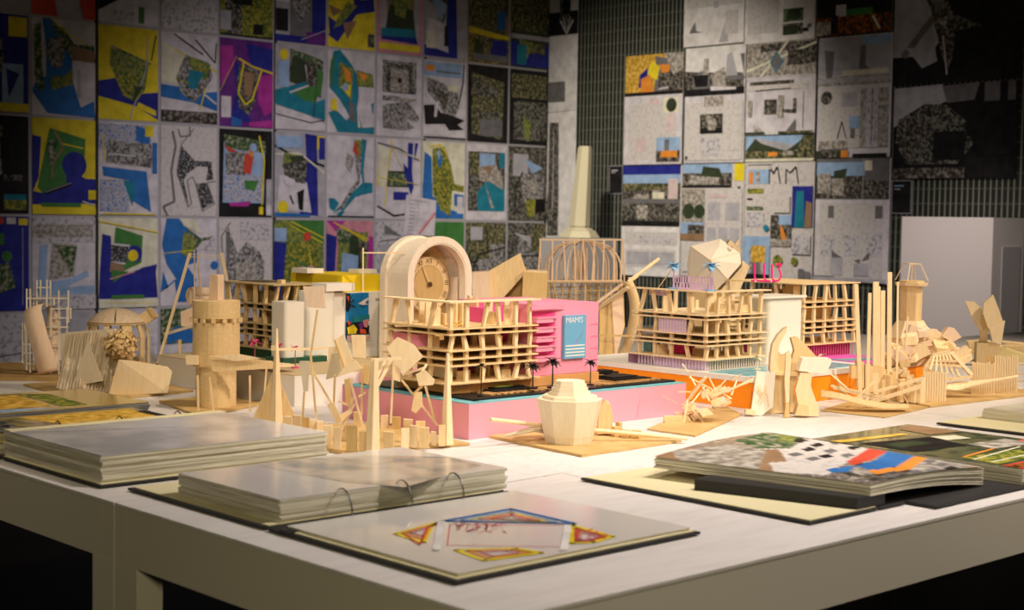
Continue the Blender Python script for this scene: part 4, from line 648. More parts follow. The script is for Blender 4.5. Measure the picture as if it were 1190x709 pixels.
a.tube([U(901, 308, wS), U(903, 307, wS), U(908, 307, wS), U(905, 312, wS), U(908, 320, wS), U(905, 326, wS), U(898, 327, wS), U(873, 326, wS)], .0030, MAG)
a.rod(U(878, 325, wS), V((U(878, 329, wS).x, U(878, 329, wS).y, sg)), .003, WH); a.rod(U(896, 325, wS), V((U(896, 329, wS).x, U(896, 329, wS).y, sg)), .003, WH)
a.build('rooftop_sign', rt)
b = T(953, 426, ZT); palm(b, .03, WP, rt, n=4, s=1.)
# left frame hotel + white blocks on the white plinth
c3 = T(319, 418, ZT); c3.y = min(c3.y, 3.6); c3.x = xat(319, c3.y, 400)
zb = ztop(c3, 407); zt_ = ztop(c3, 332)
H4 = [zb + (zt_ - zb) * f for f in (0, .20, .29, .38, .61, .69, 1.)]
LYb = min(yat(262, c3.x, 400), 3.885); LXr = xat(366, c3.y, 400)
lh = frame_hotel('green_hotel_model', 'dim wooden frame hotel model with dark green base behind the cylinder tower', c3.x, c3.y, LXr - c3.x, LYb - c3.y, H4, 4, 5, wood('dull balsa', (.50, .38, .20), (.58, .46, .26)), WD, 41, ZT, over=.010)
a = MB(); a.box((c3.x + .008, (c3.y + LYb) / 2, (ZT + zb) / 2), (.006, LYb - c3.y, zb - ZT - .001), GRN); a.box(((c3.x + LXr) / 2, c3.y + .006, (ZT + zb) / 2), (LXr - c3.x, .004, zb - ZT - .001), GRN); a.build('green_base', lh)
a = MB(); a.box((c3.x + .05, c3.y + .04, H4[6] + .009), (.014, .02, .012), WD); a.box(((c3.x + LXr) / 2, (c3.y + LYb) / 2 + .03, H4[6] + .0045), (LXr - c3.x - .05, LYb - c3.y - .12, .002), mat('dark roof felt', (.10, .08, .06), .8)); a.build('roof_box', lh)
for px, pb, ptp in ((296, 425, 397), (325, 427, 401), (343, 428, 404)): b = T(px, pb, ZT); palm(b, ztop(b, ptp) - b.z, mat('magenta palm card', (.75, .08, .28), .5), lh, n=8, s=1. if px < 300 else .8, trunk=mat('thin plum trunk', (.3, .08, .12), .5))
y0 = c3.y - .11
t = thing('white_villa_model', (c3.x + .1, y0, ZT), 'white villa model of tall rounded blocks with yellow roof box and beach mural', 'architectural model')
x0 = xat(331, y0); yA = yat(319.5, x0, 390); m_ = mat('soft white card', (.80, .78, .72), .45)
rblock(x0, x0 + .07, y0, y0 + .075, ZT, ztop((x0, y0, 0), 351.5), .012, m_, '').build('rounded_tower', t)
a = MB(); a.box((x0 + .06, y0 + .03, ZT + .008), (.15, .085, .0155), GRN); a.build('green_base', t)
y1 = y0 + .018; xa, xb = xat(357, y1), xat(391, y1)
rblock(xa, xb, y1, y1 + .06, ZT, ztop((xa, y1, 0), 338.5), .02, m_, '').build('rounded_tower', t)
zz0, zz1 = ztop((xa, y1, 0), 339), ztop((xa, y1, 0), 330); a = MB(); xe = xat(411, y1 - .01); a.box(((xat(376, y1) + xe) / 2, y1 + .025, (zz0 + zz1) / 2), (xe - xat(376, y1), .07, zz1 - zz0), WH); a.build('white_roof_box', t)
xe2 = xat(446, y1 + .02); a = MB(); zt2 = ztop((xe, y1, 0), 340); a.box(((xb + xe2) / 2, y1 + .038, (ZT + zt2) / 2), (xe2 - xb, .036, zt2 - ZT - .001), WH); a.build('mural_wall', t)
xm0, xm1 = xat(401, y1 + .018), xat(427.5, y1 + .018); ym = y1 + .0185; zm0, zm1 = ztop((xm0, ym, 0), 396), ztop((xm0, ym, 0), 341)
a = MB(); a.box(((xm0 + xm1) / 2, ym, (zm0 + zm1) / 2), (xm1 - xm0, .001, zm1 - zm0), mat('mural blue', (.01, .20, .52), .4))
art(a, V((xm0, ym, zm0)), V((1, 0, 0)), V((0, 0, 1)), V((0, -1, 0)), xm1 - xm0, zm1 - zm0, 'K:0,0 18,0 22,26 10,40 0,36;R:2,4 14,8 12,22;K-4:6,24 34,14;K-4:6,22 40,30;K-3:8,20 26,4;W:50,22 100,8 96,14 80,22 100,24 70,26;K:0,60 20,66 50,60 100,70 100,90 0,90;T:20,50 100,46 100,60 20,62;I:70,58 98,56 90,74 76,72;Y:2,72 30,66 46,76 40,86 6,86;R:0,56 20,62 10,70;P:50,66 70,60 66,86;R:56,76 80,78 86,86 58,86;G:0,86 100,86 100,100 0,100;I:0,90 100,92 100,96 0,96;K:0,86 100,88')
a.build('beach_mural', t)
zy0, zy1 = ztop((xb, y1 + .12, 0), 339), ztop((xb, y1 + .12, 0), 319.5); xq = xat(394, y1 + .06); yq = y1 + .122
a = MB(); a.box(((xq + xe2 + .0) / 2 + .01, yq + .05, (zy0 + zy1) / 2 + .001), (xe2 - xq + .03, .26, zy1 - zy0), YL); a.build('yellow_roof_box', t)
a = MB(); a.box((xe2 - .02, yq - .03, (ZT + zy0) / 2 - .03), (.02, .04, .07), YL); a.build('yellow_side_panel', t)
a = MB(); a.box((xe2 - .018, ym + .0, zt2 - .022), (.035, .001, .005), GY); a.build('grey_window_strip', t)
a = MB(); zq = zy1 + .001; a.box((xq + .0, yq + .10, zq + .008), (.06, .08, .014), m_); a.build('roof_box', t); a = MB(); a.box((xe2 + .01, yq + .02, zq + .007), (.07, .05, .012), IV); a.build('roof_box', t)
a = MB(); wq = dep((xq + .03, yq - .05, zy1)) - .1; a.bar(U(422, 340, wq), U(422, 288, wq), .004, .004, WP); a.bar(U(421, 293.8, wq), U(470, 293.8, wq), .004, .004, WP); a.build('stick_frame', t)
# ------------------------------------------------------------------ wooden study models
def Kc(ox, oy, s): return lambda x, y: (ox + x / s, oy + y / s)
def UP(pts, K, w, dd=0): 
    out = []
    for q in pts: x, y = K(q[0], q[1]); out.append(U(x, y, w + dd + (q[2] if len(q) > 2 else 0)))
    return out
def plank(mb, pts, K, w, th, m, dd=0, off=None): return mb.prism(UP(pts, K, w, dd), (off or FH) * th, m)
def stick(mb, x1, y1, x2, y2, K, w, r, m, d1=0, d2=None):
    a = K(x1, y1); b = K(x2, y2); mb.bar(U(*a, w + d1), U(*b, w + (d1 if d2 is None else d2)), r, r, m); return mb
def board(pts, m, par, th=.006, name='base_board', z=TZ):
    a = MB(); a.prism([T(x, y, z + .0004) for x, y in pts], (0, 0, th), m); return a.build(name, par)
def model(name, label, px, py, group=None): b = T(px, py); return thing(name, (b.x, b.y, TZ), label, 'wooden model', group), dep(b)
def hull(pts, m):
    import bmesh
    bm = bmesh.new()
    for p in pts: bm.verts.new(p)
    bmesh.ops.convex_hull(bm, input=bm.verts); bmesh.ops.delete(bm, geom=[v for v in bm.verts if not v.link_faces], context='VERTS')
    a = MB(); 
    for f in bm.faces: a.face([v.co.copy() for v in f.verts], m)
    bm.free(); return a
I_ = lambda x, y: (x, y)
# 1 slatted tower with bent band
t, w0 = model('slatted_tower_model', 'white slatted lattice tower with a looping wooden band at far left', 40, 440)
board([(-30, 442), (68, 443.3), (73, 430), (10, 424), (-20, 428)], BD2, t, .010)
K = Kc(0, 320, 5.455); m_ = wood('white washed stick', (.72, .66, .58), (.78, .72, .63))
a = MB()
for x, y0, y1, d in ((170, 85, 600, 0), (192, 85, 615, .0), (235, 30, 190, .01), (258, 30, 640, .06), (298, 30, 200, .0), (320, 30, 640, .05), (373, 95, 640, .03), (434, 95, 300, .0), (425, 200, 600, .06), (145, 300, 555, .0), (160, 300, 600, .03), (213, 150, 600, .06), (343, 140, 190, 0), (380, 200, 540, .01), (448, 205, 275, .0), (325, 205, 390, 0)):
    stick(a, x, y0, x, y1, K, w0, .0042, m_, d)
for x0, x1, y, d in ((230, 325, 78, 0), (165, 440, 145, 0), (320, 455, 212, 0), (320, 455, 270, 0), (320, 430, 328, 0), (280, 380, 385, .01), (140, 215, 435, 0), (140, 215, 492, 0), (165, 440, 146, .05), (230, 430, 330, .05), (150, 430, 440, .05), (150, 430, 560, .05)):
    stick(a, x0, y, x1, y, K, w0, .0036, m_, d)
for x, y in ((170, 145), (434, 145), (320, 212), (430, 328), (145, 435), (190, 492), (373, 270), (258, 78)): stick(a, x, y, x, y, K, w0, .0036, m_, 0, .055)
a.build('slat_lattice', t)
a = MB(); L = [(245, 632, 0), (225, 560, -.012), (195, 440, -.02), (165, 330, -.02), (150, 240, -.01), (200, 195, .01), (280, 180, .03), (300, 260, .05), (270, 400, .06), (250, 520, .06), (245, 620, .05)]
R_ = [(370, 600, .01), (345, 500, -.005), (310, 400, -.015), (275, 270, -.015), (262, 205, -.008), (285, 182, .01), (330, 200, .03), (375, 280, .05), (385, 400, .06), (380, 500, .06), (370, 595, .05)]
def smooth(P, n=3):
    out = []
    for i in range(len(P) - 1):
        p0, p1, p2, p3 = P[max(i - 1, 0)], P[i], P[i + 1], P[min(i + 2, len(P) - 1)]
        for k in range(n):
            u = k / n; out.append(tuple(.5 * (2 * p1[j] + (p2[j] - p0[j]) * u + (2 * p0[j] - 5 * p1[j] + 4 * p2[j] - p3[j]) * u * u + (3 * p1[j] - p0[j] - 3 * p2[j] + p3[j]) * u ** 3) for j in range(3)))
    return out + [P[-1]]
a.ribbon(UP(smooth(L), K, w0), UP(smooth(R_), K, w0), .003, WR); a.build('bent_band', t, smooth=True)
# 2 folded card landscape
t, w0 = model('folded_card_model', 'pleated card and shavings model with a faceted pale box, on a kraft board', 110, 462)
board([(27, 448.6), (104, 467.8), (225, 455.6), (150, 437)], BD, t)
K = Kc(60, 340, 5.456); w0 = DW(120, 459)
a = MB(); a.prism(UP([(60, 262), (345, 240), (430, 300), (420, 520), (60, 600)], K, w0, .04), FH * .06, WG); a.build('card_block', t)
a = MB(); r = random.Random(7); N = 34; top = []; bot = []
for i in range(N + 1):
    u = i / N; zg = (i % 2) * .009 + r.uniform(-.002, .002)
    yt = 262 - 20 * u + (190 * max(0, u - .55) ** 1.2 if u > .55 else 0); yb = 610 + 36 * min(u * 1.3, 1) + r.uniform(-5, 8)
    hump = .020 * math.exp(-((u - .40) / .18) ** 2)
    top.append((112 + 300 * u, yt, .036 + zg)); bot.append((30 + 336 * u, yb, -.022 - hump + zg))
mid = [((p[0] * .62 + q[0] * .38) - 8 * math.sin(i), p[1] * .55 + q[1] * .45 + 12 * math.sin(i * 1.7), .03 + .2 * p[2] - 1.2 * .02 * math.exp(-((i / N - .45) / .2) ** 2)) for i, (p, q) in enumerate(zip(top, bot))]
a.ribbon(UP(top, K, w0), UP(mid, K, w0), .0012, WG); a.ribbon(UP(mid, K, w0), UP(bot, K, w0), .0012, WG); a.build('pleated_sheet', t)
a = MB(); a.prism(UP([(230, 300), (270, 400), (330, 560), (140, 590), (185, 440)], K, w0, -.018), -FH * .003, WG)
a.build('folded_flap', t)
a = MB(); c = K(440, 330); C0 = U(c[0], c[1], w0 + .01)
for k in range(620):
    d = V((r.gauss(0, 1), r.gauss(0, 1), r.gauss(0, 1))).normalized(); p = C0 + V((d.x * .046, d.y * .046, d.z * .042)) * r.uniform(.55, 1.02)
    q = V((r.gauss(0, 1), r.gauss(0, 1), r.gauss(0, 1))).normalized() * .007; s = q.cross(d).normalized() * .004
    a.hexa([p - q - s, p + q - s, p + q + s, p - q + s], [x + d * .0006 for x in (p - q - s, p + q - s, p + q + s, p - q + s)], WD if k % 3 else WY)
tag(a.build('wood_shavings', t), kind='stuff')
a = MB(); a.hexa(UP([(360, 652, -.03), (735, 637, -.02), (765, 500, -.01), (425, 425, -.035)], K, w0), UP([(400, 640, .05), (700, 625, .05), (735, 470, .03), (520, 432, .02)], K, w0), WP); a.build('faceted_box', t)
# 3 dome
t, w0 = model('dome_model', 'ribbed wooden dome model with square openings behind the folded card model', 135, 425)
board([(85, 426), (140, 434), (178, 424), (150, 414)], BD, t)
cx, cy = 135.5, 398.; C0 = U(cx, cy, w0); C0.z = TZ + .006; Rr = 37.5 * w0 / F_PX; m_ = wood('printed plywood', (.72, .54, .36), (.84, .68, .50))
zc = ztop(C0, 391); hz = ztop(C0, 358.5) - zc; zb0 = C0.z; C0.z = zc
def dm(lat, lon, rr=1.):
    return C0 + V((math.cos(lon) * math.cos(lat) * Rr * rr, math.sin(lon) * math.cos(lat) * Rr * rr, math.sin(lat) * hz * rr))
for k in range(4):
    a = MB(); l0, l1 = PI / 2 * k + .03 - .55, PI / 2 * (k + 1) - .03 - .55
    for i in range(7):
        for j in range(5):
            la, lb = math.radians(32 + 11.2 * j), math.radians(32 + 11.2 * (j + 1)); p0, p1 = l0 + (l1 - l0) * i / 7, l0 + (l1 - l0) * (i + 1) / 7
            a.hexa([dm(la, p0, .95), dm(la, p1, .95), dm(lb, p1, .95), dm(lb, p0, .95)], [dm(la, p0, 1.02), dm(la, p1, 1.02), dm(lb, p1, 1.02), dm(lb, p0, 1.02)], m_)
    a.build('dome_segment', t)
a = MB(); n = 28
for k in range(n):
    q0, q1 = 2 * PI * k / n, 2 * PI * (k + 1) / n; P = lambda R2, q, z_: V((C0.x + R2 * math.cos(q), C0.y + R2 * math.sin(q), z_))
    a.hexa([P(Rr * .6, q0, zc + hz * .47), P(Rr * .6, q1, zc + hz * .47), P(Rr * .9, q1, zc + hz * .47), P(Rr * .9, q0, zc + hz * .47)], [P(Rr * .6, q0, zc + hz * .50), P(Rr * .6, q1, zc + hz * .50), P(Rr * .9, q1, zc + hz * .50), P(Rr * .9, q0, zc + hz * .50)], WD)
a.build('eave_ring', t)
for k in range(10):
    q0 = 2 * PI * k / 10; a = MB(); w_ = .34 if k % 2 else .20
    for i in range(3):
        for (r0, r1, z0_, z1_) in ((.99, .86, zc, zc + hz * .46), (.97, .99, zb0, zc)):
            A0, A1 = q0 + w_ * i / 3, q0 + w_ * (i + 1) / 3; z0_ += .0004
            a.hexa([P(Rr * r0, A0, z0_), P(Rr * r0, A1, z0_), P(Rr * (r0 - .06), A1, z0_), P(Rr * (r0 - .06), A0, z0_)], [P(Rr * r1, A0, z1_), P(Rr * r1, A1, z1_), P(Rr * (r1 - .06), A1, z1_), P(Rr * (r1 - .06), A0, z1_)], WD if k % 3 else WP)
    a.build('wall_segment', t)
K = Kc(60, 340, 5.456); a = MB(); plank(a, [(545, 150), (620, 97), (668, 155), (600, 200)], K, w0, .03, WD); plank(a, [(600, 92), (625, 97), (668, 155), (645, 160)], K, w0 - .002, .002, WY, -.002); a.build('tilted_box', t)
a = MB(); stick(a, 622, 190, 622, 470, K, w0, .003, WG); a.build('box_pole', t)
# 4 gantry of two leaning sticks with drum
t, w0 = model('leaning_stick_gantry', 'tall gantry of two leaning sticks with a drum, left of the cylinder tower', 215, 430)
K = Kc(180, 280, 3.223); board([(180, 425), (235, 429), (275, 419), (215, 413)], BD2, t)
w0 = DW(220, 422)
a = MB(); stick(a, 132, 45, 12, 462, K, w0, .009, WP, 0, -.02); a.build('leaning_leg', t)
a = MB(); stick(a, 250, 45, 330, 455, K, w0, .009, WP, 0, .02); a.build('leaning_leg', t)
a = MB(); stick(a, 148, 36, 150, 430, K, w0, .0035, m_, .05); stick(a, 160, 38, 178, 430, K, w0, .0035, m_, .06); stick(a, 125, 60, 255, 62, K, w0, .002, m_); stick(a, 128, 50, 252, 54, K, w0, .002, m_, .02); stick(a, 170, 130, 178, 220, K, w0, .003, m_, .05); a.build('thin_rods', t)
a = MB(); A = UP([(133 + 18 * math.cos(q * PI / 8), 207 + 33 * math.sin(q * PI / 8)) for q in range(17)], K, w0, .06); B = [p + RH * .07 + FH * .04 for p in A]; a.ribbon(A, B, .002, WR); a.build('drum', t, smooth=True)
a = MB(); plank(a, [(30, 345), (145, 312), (148, 322), (35, 356)], K, w0, .05, WG, .02); plank(a, [(96, 265), (140, 250), (140, 318), (98, 320)], K, w0, .03, WR, .03); plank(a, [(88, 370), (98, 370), (98, 432), (88, 432)], K, w0, .006, WD, .05); a.build('sloping_deck', t)
# 5 cylinder tower
t, w0 = model('cylinder_tower_model', 'wooden cylinder tower with a square chimney standing through a raised deck', 251, 471)
board([(185, 468), (233, 486), (304, 471), (258, 461)], BD, t)
c = T(251, 474); c.z = TZ + .0066; w0 = dep(c); R1 = 27 * w0 / F_PX
def cyl(z0, z1, R, m, hole=0, n=28):
    a = MB(); a.prism([(c.x + R * math.cos(2 * PI * k / n), c.y + R * math.sin(2 * PI * k / n), z0) for k in range(n)], (0, 0, z1 - z0), m); return a
Z = lambda py: ztop(c, py)
MY = wood('warm veneer', (.72, .52, .26), (.80, .60, .33), (3, 3, 12))
cyl(c.z, Z(425), R1 * .86, MY).build('lower_cylinder', t); cyl(Z(425) + .0005, Z(374), R1, MY).build('middle_cylinder', t); cyl(Z(374) + .0005, Z(369) - .0005, R1 * .84, WY).build('recessed_neck', t)
cyl(Z(369), Z(349), R1 * 1.01, MY).build('upper_cylinder', t)
a = MB(); n = 14
for k in range(n): q = 2 * PI * k / n; p = V((c.x + R1 * 1.03 * math.cos(q), c.y + R1 * 1.03 * math.sin(q), 0)); a.box((p.x, p.y, (Z(374) + Z(369)) / 2), (.010, .010, Z(369) - Z(374) - .001), WD, q)
a.box((c.x - .035, c.y + .01, Z(371)), (.02, .05, .008), WD); a.build('gap_blocks', t)
a = MB(); a.box((c.x, c.y, (Z(349) + Z(319)) / 2), (.026, .026, Z(319) - Z(349) - .0006), WR, .4); a.build('chimney', t)
K = Kc(180, 280, 3.223); a = MB()
zd = Z(430); 
def TP(pts, z): return [T(K(*p)[0], K(*p)[1], z) for p in pts]
a.prism(TP([(205, 470), (240, 490), (525, 470), (505, 464), (450, 460), (330, 446), (175, 452)], zd), (0, 0, .004), WP)
a.build('deck', t)
a = MB(); plank(a, [(207, 432), (440, 450), (445, 478), (215, 490)], K, w0 - R1 - .02, .003, WD); plank(a, [(205, 430), (320, 425), (395, 440), (300, 452)], K, w0 - .03, .003, WP, -R1); a.build('deck_parapet', t)
a = MB(); plank(a, [(115, 430), (162, 430), (162, 464), (118, 464)], K, w0 - R1 - .01, .04, WP); plank(a, [(160, 425), (207, 425), (207, 465), (160, 465)], K, w0 - R1 + .02, .004, WD); plank(a, [(185, 430), (200, 430), (200, 460), (185, 460)], K, w0 - R1 + .018, .002, mat('dark gap', (.1, .07, .04), .8)); a.build('deck_box', t)
a = MB()
for x0, y0, x1, y1, d in ((160, 425, 163, 640, -.03), (205, 425, 222, 650, -.06), (356, 470, 357, 640, 0), (418, 470, 408, 610, .05), (178, 465, 180, 520, .03)):
    b = K(x1, y1); q = T(b[0], b[1], TZ + .0066); p = U(*K(x0, y0), dep(q)); p.z = min(p.z, zd - .0005); a.bar(p, q, .0045, .0045, WD)
a.build('stilts', t)
# 8 masts, panels and block row
t, w0 = model('mast_and_panel_model', 'model of pointed masts, floating tilted panels and a row of upright blocks', 440, 516)
K = Kc(280, 360, 3.94); board([(262, 497), (398, 529), (546, 518), (440, 494)], BD, t); w0 = DW(440, 518)
def mast(xt, yt, hw_t, xb, yb, hw_b, d):
    wq = DW(*K(xb, yb)); a = MB(); bt = T(*K(xb, yb), TZ + .0066)
    lo = [bt + RH * (sx * hw_b / 3.94 * wq / F_PX) + FH * sy for sx, sy in ((-1, 0), (0, -.012), (1, 0), (0, .012))]
    tp = U(*K(xt, yt), dep(bt)); hi = [tp + RH * (sx * hw_t / 3.94 * wq / F_PX) + FH * sy * .3 for sx, sy in ((-1, 0), (0, -.012), (1, 0), (0, .012))]
    a.hexa(lo, hi, WP); a.build('pointed_mast', t); return dep(bt)
wA = mast(163, 85, 5, 162, 545, 32, 0); wB = mast(612, 226, 17, 602, 655, 34, 0); wC = mast(947, 200, 7, 943, 618, 30, 0)
a = MB(); plank(a, [(140, 300), (48, 512), (58, 514), (135, 520)], K, wA, .003, WD, .01); plank(a, [(60, 510), (135, 330), (138, 520)], K, wA, .003, WP, .012); a.build('mast_fin', t)
a = MB(); plank(a, [(182, 340), (250, 492), (190, 500)], K, wA, .003, WD, .01); a.build('mast_fin', t)
a = MB(); stick(a, 140, 182, 345, 178, K, wA, .006, WP, 0, .1); stick(a, 140, 175, 160, 175, K, wA, .012, WP); stick(a, 345, 178, 400, 172, K, wA, .004, WP, .1, .12); a.build('cross_beam', t)
a = MB(); stick(a, 596, 230, 735, 222, K, wB, .006, WP, 0, .02); stick(a, 625, 350, 690, 228, K, wB, .006, WP, 0, .03); stick(a, 615, 330, 665, 230, K, wB, .005, WP, 0, .03); a.build('brace_beam', t)
pans = [([(284, -106), (378, -108), (388, -5), (300, -12)], .05, WR), ([(268, 236), (314, 236), (306, 375), (286, 372)], -.03, WG), ([(425, 140), (470, 112), (512, 232), (468, 272)], 0, WP), ([(505, 115), (570, 118), (572, 222), (515, 218)], .04, WP),
 ([(400, 172), (436, 165), (440, 200), (398, 242)], .05, WP), ([(415, 200), (446, 196), (466, 300), (388, 320)], .02, WG), ([(438, 310), (470, 266), (520, 232), (556, 268)], -.02, WP), ([(665, 176), (715, 126), (790, 160), (834, 216), (740, 300)], -.03, WP),
 ([(553, 250), (590, 250), (584, 345), (556, 335)], .03, WY), ([(395, 436), (425, 425), (465, 512), (440, 520)], -.04, WD), ([(795, 382), (828, 376), (832, 440), (800, 475), (780, 462)], -.03, WD), ([(450, 482), (500, 456), (512, 470), (462, 512)], .0, WP), ([(474, 320), (500, 315), (505, 422), (480, 436)], .03, WY), ([(800, 296), (840, 276), (888, 322), (880, 345), (815, 350)], -.01, WP), ([(690, 200), (730, 230), (728, 330), (695, 320)], .0, WP)]
for P, d, m1 in pans:
    a = MB(); plank(a, P, K, w0, .006, m1, d); a.build('tilted_panel', t)
P = pans[2][0]; a = MB(); plank(a, [(424, 140), (432, 134), (476, 262), (468, 272)], K, w0, .02, WY, -.004); a.build('panel_edge', t)
for x0, y0, x1, y1 in ((350, 0, 322, 190), (318, 190, 345, 500), (290, 375, 278, 560), (330, 285, 462, 512), (430, 300, 425, 445), (500, 320, 566, 562), (520, 430, 430, 632), (735, 320, 902, 532), (845, 352, 888, 512), (700, 226, 686, 520), (830, 350, 792, 385), (555, 250, 553, 480), (520, 390, 470, 520), (820, 300, 850, 250), (740, 300, 850, 262), (570, 380, 540, 400), (450, 420, 500, 440)):
    a = MB(); stick(a, x0, y0, x1, y1, K, w0, .0045, WD if x0 % 4 else WP, r.uniform(-.02, .02), r.uniform(-.01, .02)); a.build('support_stick', t)
for x0, x1, y0, yb in ((190, 230, 490, 555), (232, 276, 485, 560), (316, 345, 505, 572), (346, 372, 512, 575), (285, 312, 495, 560), (515, 552, 470, 540), (640, 672, 485, 545), (690, 730, 492, 548), (742, 785, 503, 560), (800, 842, 512, 575), (376, 416, 530, 628), (424, 456, 540, 640), (480, 530, 532, 650), (540, 568, 560, 655), (650, 700, 560, 648), (733, 768, 545, 643), (772, 808, 532, 632), (815, 860, 540, 634), (905, 935, 530, 625), (868, 895, 560, 622), (600, 636, 560, 600), (466, 480, 520, 600)):
    b = T(*K((x0 + x1) / 2, yb), TZ + .0066); wq = dep(b); hw = (x1 - x0) / 2 / 3.94 * wq / F_PX; z1 = ztop(b, K(0, y0)[1]); a = MB()
    e = (RH + FH * r.uniform(-.35, .35)).normalized(); a.prism([b - e * hw, b + e * hw, b + e * hw + FH * .012, b - e * hw + FH * .012], (0, 0, z1 - b.z), (WY, WP, WD)[int(x0) % 3]); a.build('upright_block', t)
# 9 clock arch
yF = 3.32; x0, x1 = xat(474, yF, 330), xat(548.5, yF, 330); cxm = (x0 + x1) / 2; Ra = (x1 - x0) / 2
t = thing('clock_arch_model', (cxm, yF + .06, ZT), 'pale wooden barrel arch model enclosing a round roman numeral clock face', 'wooden model')
zt_ = ztop((cxm, yF, 0), 274.5); zs = zt_ - Ra; LB = .125; m_ = wood('cream plywood', (.80, .70, .58), (.86, .77, .66))
def arch_ring(r0, r1, y0, y1, m, nm, z0=ZT, n=24):
    a = MB(); P = lambda r_, k: (cxm + r_ * math.cos(k), zs + r_ * math.sin(k))
    pts = []
    for r_ in (r0, r1): pts.append([(cxm + r_, z0)] + [P(r_, PI * i / n) for i in range(n + 1)] + [(cxm - r_, z0)])
    for (q0, q1), (p0, p1) in zip(zip(pts[0], pts[0][1:]), zip(pts[1], pts[1][1:])):
        a.hexa([V((q0[0], y0, q0[1])), V((q1[0], y0, q1[1])), V((p1[0], y0, p1[1])), V((p0[0], y0, p0[1]))], [V((q0[0], y1, q0[1])), V((q1[0], y1, q1[1])), V((p1[0], y1, p1[1])), V((p0[0], y1, p0[1]))], m)
    return a.build(nm, t)
arch_ring(Ra * .84, Ra, yF, yF + .018, m_, 'front_ring'); arch_ring(Ra * .80, Ra * .86, yF + .002, yF + .03, m_, 'inner_trim')
arch_ring(Ra * .87, Ra * .93, yF + .0182, yF + LB, m_, 'barrel_shell'); arch_ring(Ra * .87, Ra * 1.0, yF + LB - .02, yF + LB + .004, m_, 'rear_ring')
a = MB()
for zz in (ZT + .05, ZT + .10): a.box((cxm - Ra * .94, yF + LB / 2 + .005, zz), (.004, LB * .55, .004), WP)
for yy in (yF + .03, yF + LB - .03): a.box((cxm - Ra * .94, yy, ZT + .06), (.004, .004, .10), WP)
a.build('side_panel_frame', t)
a = MB(); a.prism([(cxm - Ra * .86, yF + .09, ZT)] + [(cxm + Ra * .86 * math.cos(PI - PI * i / 20), yF + .09, zs + Ra * .86 * math.sin(PI - PI * i / 20)) for i in range(21)] + [(cxm + Ra * .86, yF + .09, ZT)], (0, .004, 0), WY); a.build('back_panel', t)
ccx, ccz = xat(497.8, yF + .06, 330), ztop((xat(497.8, yF + .06, 330), yF + .06, 0), 330.5); RC = ztop((ccx, yF + .06, 0), 297.5) - ccz
def disc(cx, cz, R, y, th, m, nm, n=40, par=None):
    a = MB(); a.prism([(cx + R * math.cos(2 * PI * k / n), y, cz + R * math.sin(2 * PI * k / n)) for k in range(n)], (0, th, 0), m); return a.build(nm, par or t)
cf = disc(ccx, ccz, RC, yF + .06, .006, WD, 'clock_face')
a = MB(); RN = RC * .84; dk = mat('dark numeral ink', (.10, .05, .02), .6); n = 40
for k in range(12):
    q = PI / 2 - k * PI / 6; s = ['XII', 'I', 'II', 'III', 'IIII', 'V', 'VI', 'VII', 'VIII', 'IX', 'X', 'XI'][k]
    rad = V((math.cos(q), 0, math.sin(q))); rgt = V((math.sin(q), 0, -math.cos(q))); wid = RC * .085 * len(s)
    text_mesh(a, s, V((ccx, yF + .0598, ccz)) + rad * (RN - RC * .09) - rgt * wid * .55, rgt, rad, RC * .25, dk, .0005, 1.)
a.build('numerals', cf)
disc(ccx, ccz, RC * .66, yF + .0588, .0010, WY, 'inner_disc', par=cf)
a = MB(); 
for R_ in (RC * .67, RC * .99):
    for k in range(n):
        q0, q1 = 2 * PI * k / n, 2 * PI * (k + 1) / n; P = lambda R2, q: V((ccx + R2 * math.cos(q), yF + .0592, ccz + R2 * math.sin(q)))
        a.face([P(R_, q0), P(R_, q1), P(R_ - .0012, q1), P(R_ - .0012, q0)], dk)
a.build('ring_lines', cf)
a = MB(); tip = V((ccx - RC * .38, yF + .054, ccz + RC * .78)); o_ = V((ccx, yF + .054, ccz)); d_ = (tip - o_).normalized(); s_ = V((d_.z, 0, -d_.x)) * .0035
a.prism([o_ - s_ * .5, o_ + d_ * RC * .35 - s_, tip, o_ + d_ * RC * .35 + s_, o_ + s_ * .5], (0, .0015, 0), WD); a.build('minute_hand', cf)
disc(ccx, ccz, RC * .09, yF + .050, .004, dk, 'hub', 16, par=cf)
a = MB(); a.box((cxm + Ra * .78, yF + .06, (ZT + zs) / 2), (.004, .05, zs - ZT), m_); a.build('inner_side_wall', t)
# 13 faceted cup
t, w0 = model('faceted_cup_model', 'pale faceted octagonal cup with stepped neck and two long rods on a kraft board', 662, 516)
board([(568.5, 509), (676, 532), (792, 514), (700, 497), (640, 500)], BD, t)
c = T(661, 517); c.z = TZ + .0066; w0 = dep(c); pxm = w0 / F_PX
def octa(zc, R, n=8, o=.25): return [V((c.x + R * math.cos(2 * PI * (k + o) / n), c.y + R * math.sin(2 * PI * (k + o) / n), zc)) for k in range(n)]
Z = lambda py: ztop(c, py)
cupm = wood('pale cup card', (.78, .68, .50), (.84, .74, .57))
MB().hexa(octa(c.z, 27.5 * pxm), octa(Z(506), 29.5 * pxm), cupm).build('cup_foot', t)
MB().hexa(octa(Z(506) + .0002, 29.5 * pxm), octa(Z(463), 39 * pxm), cupm).build('cup_body', t)
a = MB(); 
for i, (p0, p1, R) in enumerate(((463, 459, 33), (459, 455, 25), (455, 450, 22), (450, 446, 20), (446, 442, 18))): a.hexa(octa(Z(p0) + .0003, R * pxm), octa(Z(p1), R * .98 * pxm), cupm)
a.build('stepped_neck', t)
K = Kc(540, 400, 3.72); a = MB()
